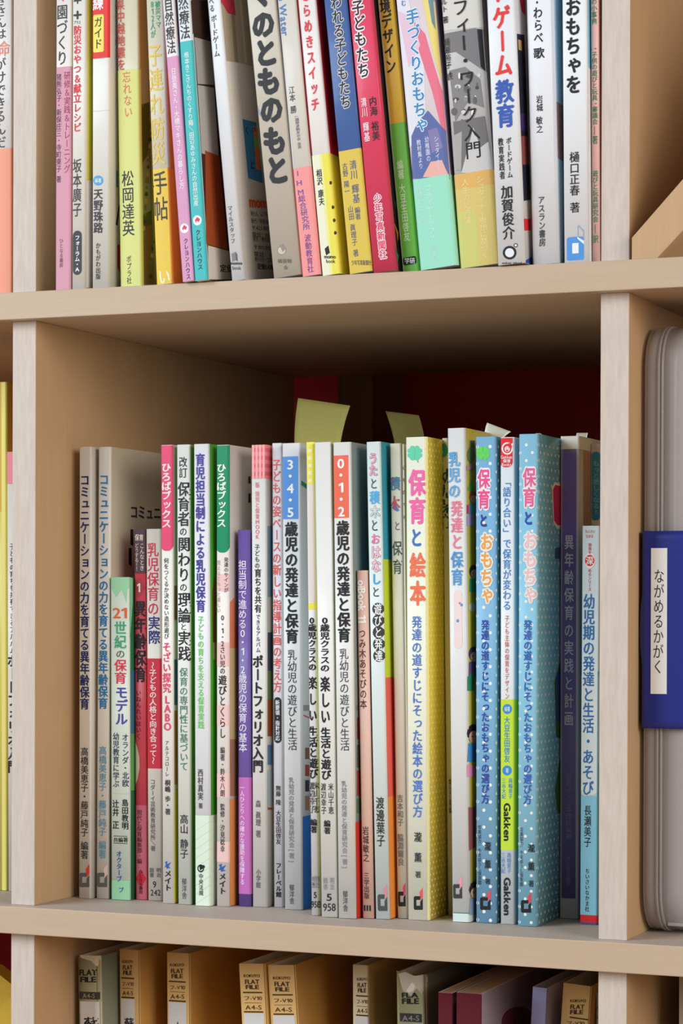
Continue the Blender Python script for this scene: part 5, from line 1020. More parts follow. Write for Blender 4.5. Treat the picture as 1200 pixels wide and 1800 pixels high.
   ('T','編著 大豆生田啓友',4.1,59.43,4.1,16.56,3.75,(205,228,180),0.02),
   ('P',((8.25,7.31),(8.21,7.6),(8.1,7.86),(7.93,8.09),(7.7,8.26),(7.43,8.37),(7.15,8.41),(2.02,8.41),(1.73,8.37),(1.47,8.26),(1.24,8.09),(1.06,7.86),(0.95,7.6),(0.92,7.31),(0.92,5.32),(0.95,5.04),(1.06,4.77),(1.24,4.54),(1.47,4.37),(1.73,4.26),(2.02,4.22),(7.15,4.22),(7.43,4.26),(7.7,4.37),(7.93,4.54),(8.1,4.77),(8.21,5.04),(8.25,5.32)),(40,40,40),'badge'),
   ('H','学研',1.61,5.28,7.51,4.36,2.95,(235,235,235),0.02)]),
 dict(n='book', label='wide book with a pastel watercolour spine and mint paper band, tilted left', cat='book', group='books standing in a row on the upper shelf', base=(214, 198, 204), cov=(150, 140, 170), left=(150, 140, 170), d=148, thick=0.35, edge=-3, rad=2, pages=(235, 228, 212), inset=0.3, w=20.67, ang=0.0989, Y=2, X=229.58, Z=340.27, H=210,
  pr=[('P',((-0.36,143.31),(7.09,141.86),(12.37,103.69),(10.29,68.46),(0.03,64.27)),(216,214,222),'cover_art'),
   ('P',((14.5,140.41),(21.15,139.33),(20.64,96.25),(17.59,111.62)),(225,205,120),'cover_art'),
   ('P',((17.67,139.79),(21.15,139.33),(20.9,119.99),(18.68,126.24)),(110,140,150),'cover_art'),
   ('P',((9.22,128.05),(14.47,121.11),(20.62,90.33),(20.49,60.79),(15.46,91.26),(10.28,112.98)),(222,112,134),'cover_art'),
   ('P',((0.74,135.63),(8.16,131.23),(11.33,115.76),(4.02,105.22)),(220,185,205),'cover_art'),
   ('P',((6.17,76.59),(12.35,81.44),(20.53,69.65),(20.42,44.56),(0.12,47.91),(2.07,69.87)),(92,104,160),'cover_art'),
   ('P',((11.32,71.24),(16.45,71.84),(18.46,61.14),(12.34,59.22)),(130,120,165),'cover_art'),
   ('P',((6.23,47.79),(11.32,54.95),(17.42,54.81),(20.42,45.45)),(225,170,160),'cover_art'),
   ('Z',-30,80.67,0,47.12,(150,214,190),'paper_band'),
   ('O','手づくりおもちゃ',8.58,135.31,7.83,70.66,7.37,(225,228,238),0.08),
   ('T','手づくりおもちゃ',8.58,135.31,7.83,70.66,7.37,(66,132,184),0.03),
   ('T','で楽しむ',4.3,151.05,4.34,137.32,2.76,(66,110,170),0.01),
   ('T','シュタイナー',15.41,67.58,15.38,49.83,2.76,(210,215,235),0.01),
   ('T','幼稚園の',10.29,68.46,10.3,55.12,2.46,(210,215,235),0.01),
   ('T','教材集より',5.78,67.45,5.82,52.02,2.46,(210,215,235),0.01),
   ('T','フライヤ・ヤフケ',8.68,43.54,8.71,13.94,3.99,(185,228,215),0.01),
   ('T','高橋弘子 訳',3.8,44.34,3.87,23.57,3.07,(180,224,210),0.01),
   ('T','地湧社',8.31,11.93,8.33,2.17,3.07,(180,224,210),0.01)]),
 dict(n='book', label='thick photographic grey book with mustard paper band and black title', cat='book', group='books standing in a row on the upper shelf', base=(186, 182, 180), cov=(90, 80, 75), left=(90, 80, 75), d=148, thick=0.35, edge=-4, rad=2, pages=(235, 228, 212), inset=0.3, w=21.19, ang=0.0812, Y=3, X=251.42, Z=340.27, H=210,
  pr=[('P',((-0.98,141.11),(23.68,137.79),(23.02,121.47),(-0.73,123.33)),(206,202,196),'cover_art'),
   ('P',((0.42,121.66),(17.29,121.72),(22.92,119.1),(22.06,97.77),(6.11,111.26),(0.55,111.3)),(120,116,118),'cover_art'),
   ('P',((18.41,120.94),(22.97,120.28),(22.06,97.77),(18.89,101.49)),(38,36,38),'cover_art'),
   ('P',((1.76,102.25),(10.56,102.86),(18.17,95.15),(19.11,80.34),(10.56,84.63),(3.12,75.51)),(130,126,126),'cover_art'),
   ('P',((2.83,100.6),(2.65,101.32),(2.14,101.58),(1.69,101.17),(1.63,100.41),(2.01,99.87),(2.55,99.96)),(70,66,68),'cover_art'),
   ('P',((10.73,86.66),(10.42,87.63),(9.59,87.99),(8.85,87.48),(8.78,86.47),(9.41,85.73),(10.28,85.82)),(205,200,198),'cover_art'),
   ('P',((18.36,72.84),(17.92,74.05),(16.76,74.52),(15.75,73.88),(15.66,72.63),(16.54,71.69),(17.75,71.79)),(140,136,134),'cover_art'),
   ('P',((10.82,61.39),(10.25,62.85),(8.75,63.42),(7.45,62.67),(7.34,61.15),(8.49,60.03),(10.04,60.13)),(230,226,222),'cover_art'),
   ('P',((16.96,91.83),(16.85,93.45),(16.37,93.93),(15.87,92.9),(15.73,91.14),(16.06,89.97),(16.6,90.28)),(98,94,94),'cover_art'),
   ('P',((9.23,80.44),(8.9,81.18),(8.06,81.48),(7.34,81.12),(7.28,80.36),(7.93,79.78),(8.8,79.82)),(70,66,68),'cover_art'),
   ('P',((16.83,66.63),(16.38,67.62),(15.21,68.02),(14.21,67.54),(14.13,66.54),(15.03,65.76),(16.24,65.8)),(205,200,198),'cover_art'),
   ('P',((9.19,99.26),(8.6,100.51),(7.1,101.04),(5.81,100.46),(5.71,99.2),(6.87,98.21),(8.42,98.24)),(140,136,134),'cover_art'),
   ('P',((15.4,85.62),(15.27,87.02),(14.78,87.44),(14.3,86.56),(14.18,85.06),(14.52,84.05),(15.06,84.3)),(230,226,222),'cover_art'),
   ('P',((7.75,74.2),(7.49,75.85),(6.67,76.38),(5.9,75.38),(5.76,73.62),(6.36,72.41),(7.25,72.67)),(98,94,94),'cover_art'),
   ('P',((15.33,60.41),(14.85,61.17),(13.68,61.52),(12.69,61.19),(12.63,60.44),(13.55,59.82),(14.75,59.81)),(70,66,68),'cover_art'),
   ('P',((7.68,93.04),(7.07,94.06),(5.56,94.53),(4.29,94.1),(4.21,93.09),(5.39,92.26),(6.93,92.24)),(205,200,198),'cover_art'),
   ('P',((13.86,79.41),(13.72,80.58),(13.22,80.94),(12.75,80.22),(12.65,78.97),(13.0,78.12),(13.54,78.31)),(140,136,134),'cover_art'),
   ('P',((6.3,67.96),(6.02,69.38),(5.19,69.85),(4.43,69.01),(4.32,67.5),(4.93,66.45),(5.81,66.65)),(230,226,222),'cover_art'),
   ('P',((13.94,98.19),(13.54,99.87),(12.38,100.45),(11.34,99.51),(11.2,97.75),(12.07,96.49),(13.29,96.69)),(98,94,94),'cover_art'),
   ('P',((6.2,86.8),(5.57,87.59),(4.05,88.01),(2.79,87.73),(2.73,86.97),(3.92,86.3),(5.46,86.23)),(70,66,68),'cover_art'),
   ('P',((12.34,73.19),(12.19,74.13),(11.69,74.44),(11.22,73.88),(11.15,72.87),(11.51,72.18),(12.04,72.32)),(205,200,198),'cover_art'),
   ('P',((4.86,61.71),(4.57,62.9),(3.74,63.31),(2.99,62.63),(2.89,61.37),(3.52,60.48),(4.4,60.63)),(140,136,134),'cover_art'),
   ('P',((12.4,91.98),(11.97,93.43),(10.81,93.96),(9.79,93.17),(9.67,91.66),(10.55,90.56),(11.76,90.7)),(230,226,222),'cover_art'),
   ('P',((4.74,80.56),(4.18,82.26),(2.68,82.89),(1.37,81.98),(1.23,80.22),(2.37,78.92),(3.93,79.07)),(98,94,94),'cover_art'),
   ('P',((10.85,66.96),(10.68,67.68),(10.17,67.93),(9.72,67.52),(9.66,66.76),(10.04,66.23),(10.57,66.32)),(70,66,68),'cover_art'),
   ('P',((18.67,97.12),(18.36,98.09),(17.53,98.45),(16.8,97.94),(16.72,96.93),(17.36,96.2),(18.22,96.28)),(205,200,198),'cover_art'),
   ('P',((10.88,85.76),(10.43,86.98),(9.27,87.45),(8.25,86.82),(8.16,85.56),(9.05,84.62),(10.26,84.71)),(140,136,134),'cover_art'),
   ('P',((18.5,71.94),(17.93,73.4),(16.44,73.97),(15.15,73.22),(15.03,71.72),(16.18,70.59),(17.72,70.69)),(230,226,222),'cover_art'),
   ('P',((9.39,60.73),(9.28,62.35),(8.79,62.82),(8.29,61.78),(8.16,60.02),(8.49,58.86),(9.03,59.17)),(98,94,94),'cover_art'),
   ('P',((17.09,90.93),(16.77,91.67),(15.93,91.97),(15.21,91.61),(15.15,90.86),(15.8,90.28),(16.66,90.31)),(70,66,68),'cover_art'),
   ('P',((9.38,79.53),(8.92,80.52),(7.75,80.94),(6.74,80.46),(6.67,79.45),(7.57,78.67),(8.78,78.71)),(205,200,198),'cover_art'),
   ('P',((16.98,65.73),(16.39,66.96),(14.89,67.48),(13.61,66.88),(13.52,65.62),(14.67,64.65),(16.21,64.7)),(140,136,134),'cover_art'),
   ('P',((7.74,98.62),(7.62,100.02),(7.13,100.44),(6.64,99.57),(6.52,98.05),(6.86,97.04),(7.41,97.29)),(230,226,222),'cover_art'),
   ('P',((15.54,84.72),(15.28,86.37),(14.46,86.9),(13.69,85.91),(13.56,84.15),(14.15,82.94),(15.03,83.2)),(98,94,94),'cover_art'),
   ('P',((7.9,73.3),(7.43,74.06),(6.25,74.41),(5.26,74.09),(5.2,73.33),(6.12,72.71),(7.32,72.7)),(70,66,68),'cover_art'),
   ('P',((15.47,59.51),(14.87,60.52),(13.37,60.97),(12.1,60.53),(12.02,59.52),(13.19,58.71),(14.73,58.71)),(205,200,198),'cover_art'),
   ('P',((6.24,92.39),(6.1,93.56),(5.6,93.93),(5.12,93.21),(5.03,91.94),(5.38,91.09),(5.92,91.29)),(140,136,134),'cover_art'),
   ('P',((14.0,78.51),(13.73,79.93),(12.9,80.4),(12.15,79.57),(12.03,78.05),(12.64,77.01),(13.52,77.21)),(230,226,222),'cover_art'),
   ('P',((6.45,67.05),(6.05,68.72),(4.88,69.3),(3.84,68.35),(3.71,66.58),(4.58,65.33),(5.8,65.54)),(98,94,94),'cover_art'),
   ('P',((14.08,97.29),(13.45,98.08),(11.94,98.5),(10.69,98.23),(10.63,97.47),(11.81,96.8),(13.35,96.72)),(70,66,68),'cover_art'),
   ('P',((4.76,86.15),(4.6,87.09),(4.1,87.4),(3.63,86.84),(3.55,85.83),(3.92,85.13),(4.46,85.28)),(205,200,198),'cover_art'),
   ('P',((12.49,72.29),(12.2,73.48),(11.37,73.89),(10.63,73.21),(10.53,71.96),(11.15,71.06),(12.02,71.21)),(140,136,134),'cover_art'),
   ('P',((5.02,60.8),(4.6,62.24),(3.43,62.76),(2.4,61.96),(2.29,60.45),(3.17,59.36),(4.39,59.52)),(230,226,222),'cover_art'),
   ('P',((12.54,91.08),(11.98,92.77),(10.49,93.41),(9.18,92.51),(9.05,90.75),(10.18,89.45),(11.74,89.6)),(98,94,94),'cover_art'),
   ('P',((2.05,75.68),(19.06,75.95),(20.81,47.87),(2.33,50.61)),(112,108,108),'cover_art'),
   ('P',((4.4,48.84),(12.68,71.08),(15.77,60.34),(19.96,62.63),(20.8,47.0)),(196,192,190),'cover_art'),
   ('P',((1.08,68.47),(6.34,70.01),(4.39,50.31),(1.29,50.77)),(165,160,158),'cover_art'),
   ('Z',-30,101.19,0,48.51,(208,186,110),'paper_band'),
   ('Z',0.0,101.19,40.59,48.51,(214,170,96),'colour_band'),
   ('Z',0.0,10.59,0,28.86,(196,194,112),'colour_band'),
   ('T','フィー・ワーク入門',10.55,138.19,11.81,55.08,9.12,(34,32,34),0.01),
   ('T','ルト 著',1.81,139.73,1.94,126.71,3.34,(70,66,68),0.01),
   ('T','樋原裕子 訳',1.57,119.1,1.81,97.23,3.34,(70,66,68),0.01),
   ('T','シュタイナー思想に基づく',14.25,45.92,14.06,3.49,4.56,(228,208,140),0.01),
   ('T','人生の処方箋',6.07,45.65,6.21,22.14,4.25,(226,206,140),0.01)]),
 dict(n='book', label='white book with red and blue title and a photo strip on its cover edge', cat='book', group='books standing in a row on the upper shelf', base=(222, 224, 228), cov=(228, 228, 230), left=(228, 228, 230), d=148, thick=0.35, edge=0.6, rad=1.1, pages=(235, 228, 212), inset=0.3, w=14.45, ang=0.0479, Y=-2.0, X=273.24, Z=340.27, H=210,
  pr=[('P',((16.99,116.66),(29.48,118.87),(28.22,33.97),(16.57,31.54)),(40,42,58),'cover_art'),
   ('P',((18.51,114.1),(24.21,114.78),(24.44,109.59),(18.73,108.93)),(205,165,110),'cover_art'),
   ('P',((17.06,76.15),(28.65,78.38),(28.39,69.58),(16.8,67.42)),(70,50,110),'cover_art'),
   ('P',((17.36,64.63),(28.95,66.76),(28.83,52.15),(16.29,49.99)),(150,80,80),'cover_art'),
   ('P',((23.45,136.74),(33.03,137.85),(32.85,129.59),(27.23,130.05)),(214,50,60),'cover_art'),
   ('P',((15.31,22.4),(26.82,23.85),(26.0,17.9),(15.42,16.35)),(220,50,60),'cover_art'),
   ('P',((16.18,1.45),(26.05,4.53),(25.52,0.68),(14.31,-0.78)),(60,80,170),'cover_art'),
   ('T','ド',7.55,146.58,7.54,132.67,9.62,(220,58,56),0.04),
   ('T','ゲーム',7.54,131.52,7.52,95.03,9.62,(220,58,56),0.04),
   ('T','教育',7.52,93.87,7.51,69.27,9.92,(58,90,172),0.04),
   ('T','ボードゲーム',8.65,64.22,8.59,43.41,3.01,(38,36,38),0.02),
   ('T','教育実践者',4.35,64.44,4.48,43.29,3.01,(38,36,38),0.02),
   ('T','加賀俊介',6.54,40.17,6.59,12.41,6.62,(38,36,38),0.02),
   ('P',((10.21,5.4),(10.11,6.38),(9.72,7.32),(9.08,8.13),(8.24,8.75),(7.26,9.13),(6.23,9.23),(5.23,9.05),(4.34,8.61),(3.63,7.94),(3.16,7.09),(2.97,6.13),(3.08,5.14),(3.47,4.2),(4.11,3.39),(4.95,2.77),(5.93,2.4),(6.96,2.29),(7.96,2.47),(8.85,2.91),(9.55,3.59),(10.02,4.44)),(38,36,38),'cover_art'),
   ('P',((9.01,5.52),(8.94,6.18),(8.68,6.8),(8.25,7.34),(7.69,7.75),(7.04,8.0),(6.35,8.07),(5.69,7.96),(5.09,7.66),(4.62,7.21),(4.31,6.64),(4.18,6.0),(4.25,5.35),(4.51,4.72),(4.94,4.18),(5.5,3.77),(6.15,3.52),(6.84,3.45),(7.5,3.57),(8.1,3.86),(8.57,4.31),(8.88,4.88)),(222,224,228),'cover_art'),
   ('P',((11.09,9.06),(11.02,9.46),(10.8,9.82),(10.46,10.08),(10.05,10.2),(9.63,10.17),(9.27,9.98),(9.02,9.67),(8.92,9.28),(8.99,8.88),(9.21,8.52),(9.55,8.26),(9.96,8.13),(10.38,8.17),(10.74,8.36),(10.99,8.67)),(38,36,38),'cover_art'),
   ('P',((10.67,9.1),(10.63,9.35),(10.49,9.57),(10.28,9.73),(10.03,9.8),(9.78,9.78),(9.56,9.66),(9.4,9.47),(9.34,9.24),(9.38,8.99),(9.52,8.77),(9.73,8.61),(9.98,8.54),(10.23,8.56),(10.45,8.67),(10.61,8.86)),(222,224,228),'cover_art'),
   ('H','ocket island',2.27,0.41,12.78,-0.63,1.15,(38,36,38),0.02)]),
 dict(n='book', label='white book with small black song title, left of the blue emblem book', cat='book', group='books standing in a row on the upper shelf', base=(224, 225, 230), cov=(226, 226, 228), left=(226, 226, 228), d=148, thick=0.35, edge=0.6, rad=1.8, pages=(235, 228, 212), inset=0.3, w=14.12, ang=0.0284, Y=3, X=289.9, Z=340.27, H=210,
  pr=[('Z',13.13,54.12,47.42,135.34,(205,205,212),'colour_band'),
   ('Z',14.12,44.12,53.18,82.0,(190,130,120),'colour_band'),
   ('T','・',5.88,134.62,5.88,130.58,2.99,(38,36,38),0.06),
   ('T','わらべ',6.18,130.54,6.19,111.5,5.09,(38,36,38),0.02),
   ('T','歌',6.19,109.77,6.19,104.01,5.99,(38,36,38),0.02),
   ('T','岩城',5.92,85.58,5.93,77.22,3.59,(38,36,38),0.01),
   ('T','敏之',5.64,74.94,5.65,66.29,3.59,(38,36,38),0.01),
   ('T','アスラン書房',5.68,34.58,5.71,8.93,3.59,(60,58,60),0.02)]),
 dict(n='book', label='white book with a blue square emblem at the foot of its spine', cat='book', group='books standing in a row on the upper shelf', base=(226, 228, 232), cov=(140, 205, 230), left=(140, 205, 230), d=148, thick=0.35, edge=0.6, rad=1.1, pages=(235, 228, 212), inset=0.3, w=12.69, ang=0.0121, Y=3, X=306.73, Z=340.27, H=210,
  pr=[('Z',12.69,62.69,0,97.92,(226,226,228),'colour_band'),
   ('T','おもちゃを',5.72,133.48,5.72,84.81,8.31,(38,36,38),0.04),
   ('T','樋口正春',5.85,55.89,5.85,33.57,5.34,(38,36,38),0.01),
   ('T','著',5.85,30.42,5.85,24.98,5.34,(38,36,38),0.01),
   ('P',((10.41,11.59),(10.36,11.94),(10.23,12.26),(10.02,12.53),(9.74,12.75),(9.42,12.88),(9.08,12.92),(2.86,12.92),(2.51,12.88),(2.19,12.75),(1.91,12.53),(1.7,12.26),(1.57,11.94),(1.52,11.59),(1.52,2.08),(1.55,1.85),(1.64,1.63),(1.78,1.45),(1.97,1.31),(2.18,1.22),(2.41,1.19),(9.52,1.19),(9.75,1.22),(9.96,1.31),(10.15,1.45),(10.29,1.63),(10.38,1.85),(10.41,2.08)),(82,142,208),'badge'),
   ('P',((7.62,9.78),(4.32,9.78),(4.32,4.62),(7.62,4.62)),(226,228,232),'badge'),
   ('P',((6.99,12.88),(10.43,10.65),(10.43,8.93),(6.99,12.02)),(226,228,232),'cover_art'),
   ('P',((7.25,18.3),(7.63,18.85),(10.56,15.78),(10.56,11.21),(10.18,11.81),(10.18,15.24),(7.63,17.99),(7.63,13.12),(7.25,13.15)),(150,160,175),'cover_art')]),
 dict(n='book', label='thin pink booklet with green lettering beside the right upper divider', cat='book', group='books standing in a row on the upper shelf', base=(232, 186, 182), cov=(232, 186, 182), left=(232, 186, 182), d=148, thick=0.35, edge=0.6, rad=1.1, pages=(235, 228, 212), inset=0.3, w=3.78, ang=0.0111, Y=7.5, X=320.12, Z=340.27, H=210,
  pr=[('Z',0.0,0.45,0,210,(236,232,232),'colour_band'),
   ('T','の小事典',1.89,133.11,1.89,119.94,2.96,(60,135,115),0.01),
   ('T','[子供の遊びと玩具]審議会',1.89,109.06,1.89,69.54,2.96,(60,135,115),0.01),
   ('T','―著',1.89,68.97,1.89,59.52,2.96,(60,135,115),0.01),
   ('T','遊びと玩具研究会',1.89,46.63,1.89,20.29,2.96,(60,135,115),0.01),
   ('T','―訳',1.89,19.72,1.89,9.41,2.96,(60,135,115),0.01)]),
 dict(n='book', label='white and peach book in the upper left compartment, cut by the frame edge', cat='book', group='books standing in the left compartments', base=(216, 210, 206), cov=(216, 210, 206), left=(216, 210, 206), d=182, thick=0.35, edge=0.6, rad=1.1, pages=(235, 228, 212), inset=0.3, w=12.84, ang=0.003, Y=14, X=-31.34, Z=340.27, H=257,
  pr=[('Z',0.0,62.84,0,82.77,(236,150,120),'colour_band'),
   ('T','きさんは',5.4,169.04,5.4,144.14,8.07,(60,56,58),0.01),
   ('T','命',7.71,143.29,7.71,134.36,8.07,(225,130,110),0.01),
   ('T','がけできるんだ',5.15,133.95,5.15,82.86,8.07,(60,56,58),0.01)]),
 dict(n='book', label='yellow hardback in the middle left compartment, cut by the frame edge', cat='book', group='books standing in the left compartments', base=(222, 206, 110), cov=(224, 174, 78), left=(224, 174, 78), d=182, thick=0.35, edge=0.6, rad=1.1, pages=(235, 228, 212), inset=2, w=12.81, ang=0.0043, Y=60, X=-60.5, Z=0.0, H=297.0,
  pr=[('Z',0.0,12.81,221.31,297.0,(208,168,60),'colour_band'),
   ('Z',9.6,12.81,-0.24,296.78,(232,220,120),'colour_band')]),
 dict(n='book', label='white book with a pink gingham top in the middle left compartment', cat='book', group='books standing in the left compartments', base=(220, 214, 204), cov=(220, 214, 204), left=(220, 214, 204), d=182, thick=0.35, edge=0.6, rad=1.1, pages=(235, 228, 212), inset=0.3, w=8.45, ang=0.0063, Y=59.0, X=-46.39, Z=0.0, H=256.04,
  pr=[('Z',0.0,8.45,237.37,256.04,(225,130,140),'colour_band'),
   ('T','子どもの育ちを共有できるアルバム',3.55,202.93,3.55,138.31,3.42,(38,36,38),0.01),
   ('T','ポートフォリオ入門',3.55,138.31,3.56,68.72,6.83,(38,36,38),0.04)]),
 dict(n='worn_file', label='worn grey green flat file at the left end of the lower shelf', cat='file', group='flat files on the lower shelf', base=(168, 162, 128), cov=(132, 138, 116), left=(132, 138, 116), d=182, thick=0.5, edge=0.6, rad=3, pages=(235, 228, 212), inset=6, w=14.31, ang=0.0218, Y=51, X=9.9, Z=-339.54, H=306.44,
  pr=[('P',((2.22,307.17),(9.59,307.78),(15.68,305.82),(13.11,300.13),(9.5,303.23),(2.92,304.92)),(200,190,165),'cover_art'),
   ('H','FLAT',1.73,294.8,13.19,295.27,3.42,(40,38,36),0.04),
   ('H','FILE',2.3,290.92,12.62,291.36,3.25,(40,38,36),0.04),
   ('Z',1.43,14.03,281.39,285.61,(62,58,56),'colour_band'),
   ('H','A4-S',3.59,281.88,11.76,282.24,2.76,(150,145,135),0.01),
   ('Z',1.72,14.31,0,280.09,(204,202,200),'colour_band'),
   ('H','蘇',4.03,263.38,13.62,263.86,7.48,(38,36,38),0.02)]),
 dict(n='flat_file', label='slim kraft flat file standing next to the worn grey green file', cat='file', group='flat files on the lower shelf', base=(226, 182, 116), cov=(222, 170, 92), left=(222, 170, 92), d=182, thick=0.5, edge=0.6, rad=0.3, pages=(235, 228, 212), inset=8, w=12.96, ang=0.0138, Y=71.0, X=24.77, Z=-339.54, H=307.97,
  pr=[('H','KOKUYO',1.69,300.17,8.72,300.5,1.64,(70,52,36),0.03),
   ('H','FLAT',2.1,296.25,8.3,296.55,2.63,(70,52,36),0.04),
   ('H','FILE',2.3,293.3,8.1,293.59,2.46,(70,52,36),0.04),
   ('Z',1.04,9.33,291.05,291.87,(70,52,36),'colour_band'),
   ('H','フ-V10',1.25,286.69,9.14,287.09,2.63,(70,52,36),0.01),
   ('Z',1.55,8.81,285.38,285.64,(70,52,36),'colour_band'),
   ('H','A4-S',1.66,281.46,8.73,281.83,2.63,(70,52,36),0.01),
   ('Z',1.04,9.33,279.91,280.73,(70,52,36),'colour_band'),
   ('Z',0.78,9.59,0,279.42,(206,204,204),'colour_band'),
   ('Z',12.31,12.63,0,307.97,(120,84,44),'colour_band'),  # dark strip, also on later kraft files: painted shade of the fold's groove
   ('H','蘇',2.57,262.48,9.11,262.86,5.91,(38,36,38),0.02)]),
 dict(n='flat_file', label='kraft flat file with wide bare cover before a deep gap, third from left', cat='file', group='flat files on the lower shelf', base=(226, 182, 116), cov=(222, 170, 92), left=(222, 170, 92), d=182, thick=0.5, edge=0.6, rad=0.3, pages=(235, 228, 212), inset=6, w=14.84, ang=0.0107, Y=78, X=50.81, Z=-339.54, H=306.8,
  pr=[('H','KOKUYO',2.01,298.87,11.08,299.33,1.64,(70,52,36),0.03),
   ('H','FLAT',2.54,294.97,10.55,295.39,2.62,(70,52,36),0.04),
   ('H','FILE',2.81,292.04,10.29,292.44,2.46,(70,52,36),0.04),
   ('Z',1.19,11.87,289.84,290.65,(70,52,36),'colour_band'),
   ('H','フ-V10',1.46,285.43,11.62,285.98,2.62,(70,52,36),0.01),
   ('Z',1.78,11.28,284.18,284.44,(70,52,36),'colour_band'),
   ('H','A4-S',1.99,280.22,11.09,280.73,2.62,(70,52,36),0.01),
   ('Z',1.19,11.87,278.73,279.54,(70,52,36),'colour_band'),
   ('Z',0.89,12.17,0,278.24,(206,204,204),'colour_band'),
   ('Z',14.1,14.47,0,306.8,(120,84,44),'colour_band'),
   ('H','人',4.46,262.69,8.93,262.97,4.25,(38,36,38),0.02)]),
 dict(n='flat_file', label='kraft flat file, left of the pair in the middle of the lower shelf', cat='file', group='flat files on the lower shelf', base=(226, 182, 116), cov=(222, 170, 92), left=(222, 170, 92), d=182, thick=0.5, edge=0.6, rad=0.3, pages=(235, 228, 212), inset=6, w=15.79, ang=0.0605, Y=57, X=121.36, Z=-339.54, H=307.13,
  pr=[('H','KOKUYO',2.52,299.67,12.57,299.7,1.59,(70,52,36),0.03),
   ('H','FLAT',3.1,295.87,11.99,295.91,2.54,(70,52,36),0.04),
   ('H','FILE',3.39,293.02,11.7,293.06,2.38,(70,52,36),0.04),
   ('Z',1.58,13.42,290.67,291.46,(70,52,36),'colour_band'),
   ('H','フ-V10',1.88,286.67,13.2,286.75,2.54,(70,52,36),0.01),
   ('Z',2.21,12.79,285.19,285.45,(70,52,36),'colour_band'),
   ('H','A4-S',2.46,281.61,12.63,281.69,2.54,(70,52,36),0.01),
   ('Z',1.58,13.42,279.91,280.7,(70,52,36),'colour_band'),
   ('Z',1.26,13.74,0,279.44,(206,204,204),'colour_band'),
   ('Z',15.0,15.4,0,307.13,(120,84,44),'colour_band')]),
 dict(n='flat_file', label='kraft flat file, right of the pair in the middle of the lower shelf', cat='file', group='flat files on the lower shelf', base=(226, 182, 116), cov=(222, 170, 92), left=(222, 170, 92), d=182, thick=0.5, edge=0.6, rad=0.3, pages=(235, 228, 212), inset=6, w=16.94, ang=0.0643, Y=59, X=139.07, Z=-339.54, H=307.14,
  pr=[('H','KOKUYO',3.0,299.23,13.53,299.22,1.58,(70,52,36),0.03),
   ('H','FLAT',3.61,295.44,12.92,295.44,2.53,(70,52,36),0.04),
   ('H','FILE',3.92,292.59,12.61,292.6,2.37,(70,52,36),0.04),
   ('Z',2.03,14.4,290.23,291.02,(70,52,36),'colour_band'),
   ('H','フ-V10',2.35,286.27,14.17,286.31,2.53,(70,52,36),0.01),
   ('Z',2.71,13.72,284.78,285.03,(70,52,36),'colour_band'),
   ('H','A4-S',2.97,281.22,13.56,281.27,2.53,(70,52,36),0.01),
   ('Z',2.03,14.4,279.51,280.3,(70,52,36),'colour_band'),
   ('Z',1.69,14.74,0,279.04,(206,204,204),'colour_band'),
   ('Z',16.09,16.52,0,307.14,(120,84,44),'colour_band')]),
 dict(n='flat_file', label='kraft flat file with a pale spine strip, left of the torn grey file', cat='file', group='flat files on the lower shelf', base=(236, 212, 172), cov=(228, 184, 114), left=(228, 184, 114), d=182, thick=0.5, edge=0.6, rad=0.3, pages=(235, 228, 212), inset=8, w=9.35, ang=0.0086, Y=75, X=166.71, Z=-339.54, H=307.32,
  pr=[('H','KOKUYO',2.44,298.59,8.59,298.93,1.58,(70,52,36),0.03),
   ('H','FLAT',2.8,294.82,8.24,295.13,2.53,(70,52,36),0.04),
   ('H','FILE',2.97,291.99,8.07,292.28,2.37,(70,52,36),0.04),
   ('Z',1.87,9.16,289.72,290.51,(70,52,36),'colour_band'),
   ('H','フ-V10',2.04,285.61,9.01,286.02,2.53,(70,52,36),0.01),
   ('Z',2.24,8.79,284.25,284.51,(70,52,36),'colour_band'),
   ('H','A4-S',2.4,280.58,8.67,280.96,2.53,(70,52,36),0.01),
   ('Z',1.87,9.16,278.98,279.77,(70,52,36),'colour_band'),
   ('Z',1.68,9.35,0,278.51,(206,204,204),'colour_band'),
   ('Z',8.88,9.12,0,307.32,(120,84,44),'colour_band')]),
 dict(n='worn_file', label='torn grey green flat file with a ripped white spine top', cat='file', group='flat files on the lower shelf', base=(160, 155, 118), cov=(118, 120, 105), left=(118, 120, 105), d=182, thick=0.5, edge=0.6, rad=3, pages=(235, 228, 212), inset=6, w=17.3, ang=0.0207, Y=58, X=202.34, Z=-339.54, H=308.32,
  pr=[('P',((1.71,306.84),(5.7,307.93),(10.94,305.99),(16.54,306.85),(17.81,304.34),(15.38,296.33),(12.14,299.26),(8.78,295.11),(4.2,297.68),(2.64,302.86)),(196,186,170),'cover_art'),
   ('P',((6.18,297.77),(9.56,302.54),(11.5,300.47),(10.14,297.94),(7.48,296.59)),(228,224,218),'cover_art'),
   ('H','FLA',3.48,293.94,13.01,294.37,2.78,(40,38,36),0.04),
   ('H','FILE',3.47,290.54,13.54,291.01,3.09,(40,38,36),0.04),
   ('Z',2.08,14.7,280.91,285.54,(62,58,56),'colour_band'),
   ('H','A4-S',3.44,281.27,13.57,281.77,3.09,(150,145,135),0.01)]),
 dict(n='book', label='maroon hardback right of the torn grey file, partly hidden behind its twin', cat='book', group='maroon books on the lower shelf', base=(88, 24, 36), cov=(60, 26, 30), left=(60, 26, 30), d=182, thick=0.5, edge=0.6, rad=0.3, pages=(170, 140, 112), inset=0, w=7.75, ang=0.0, Y=24, X=233.06, Z=-339.54, H=304.09,
  pr=[]),
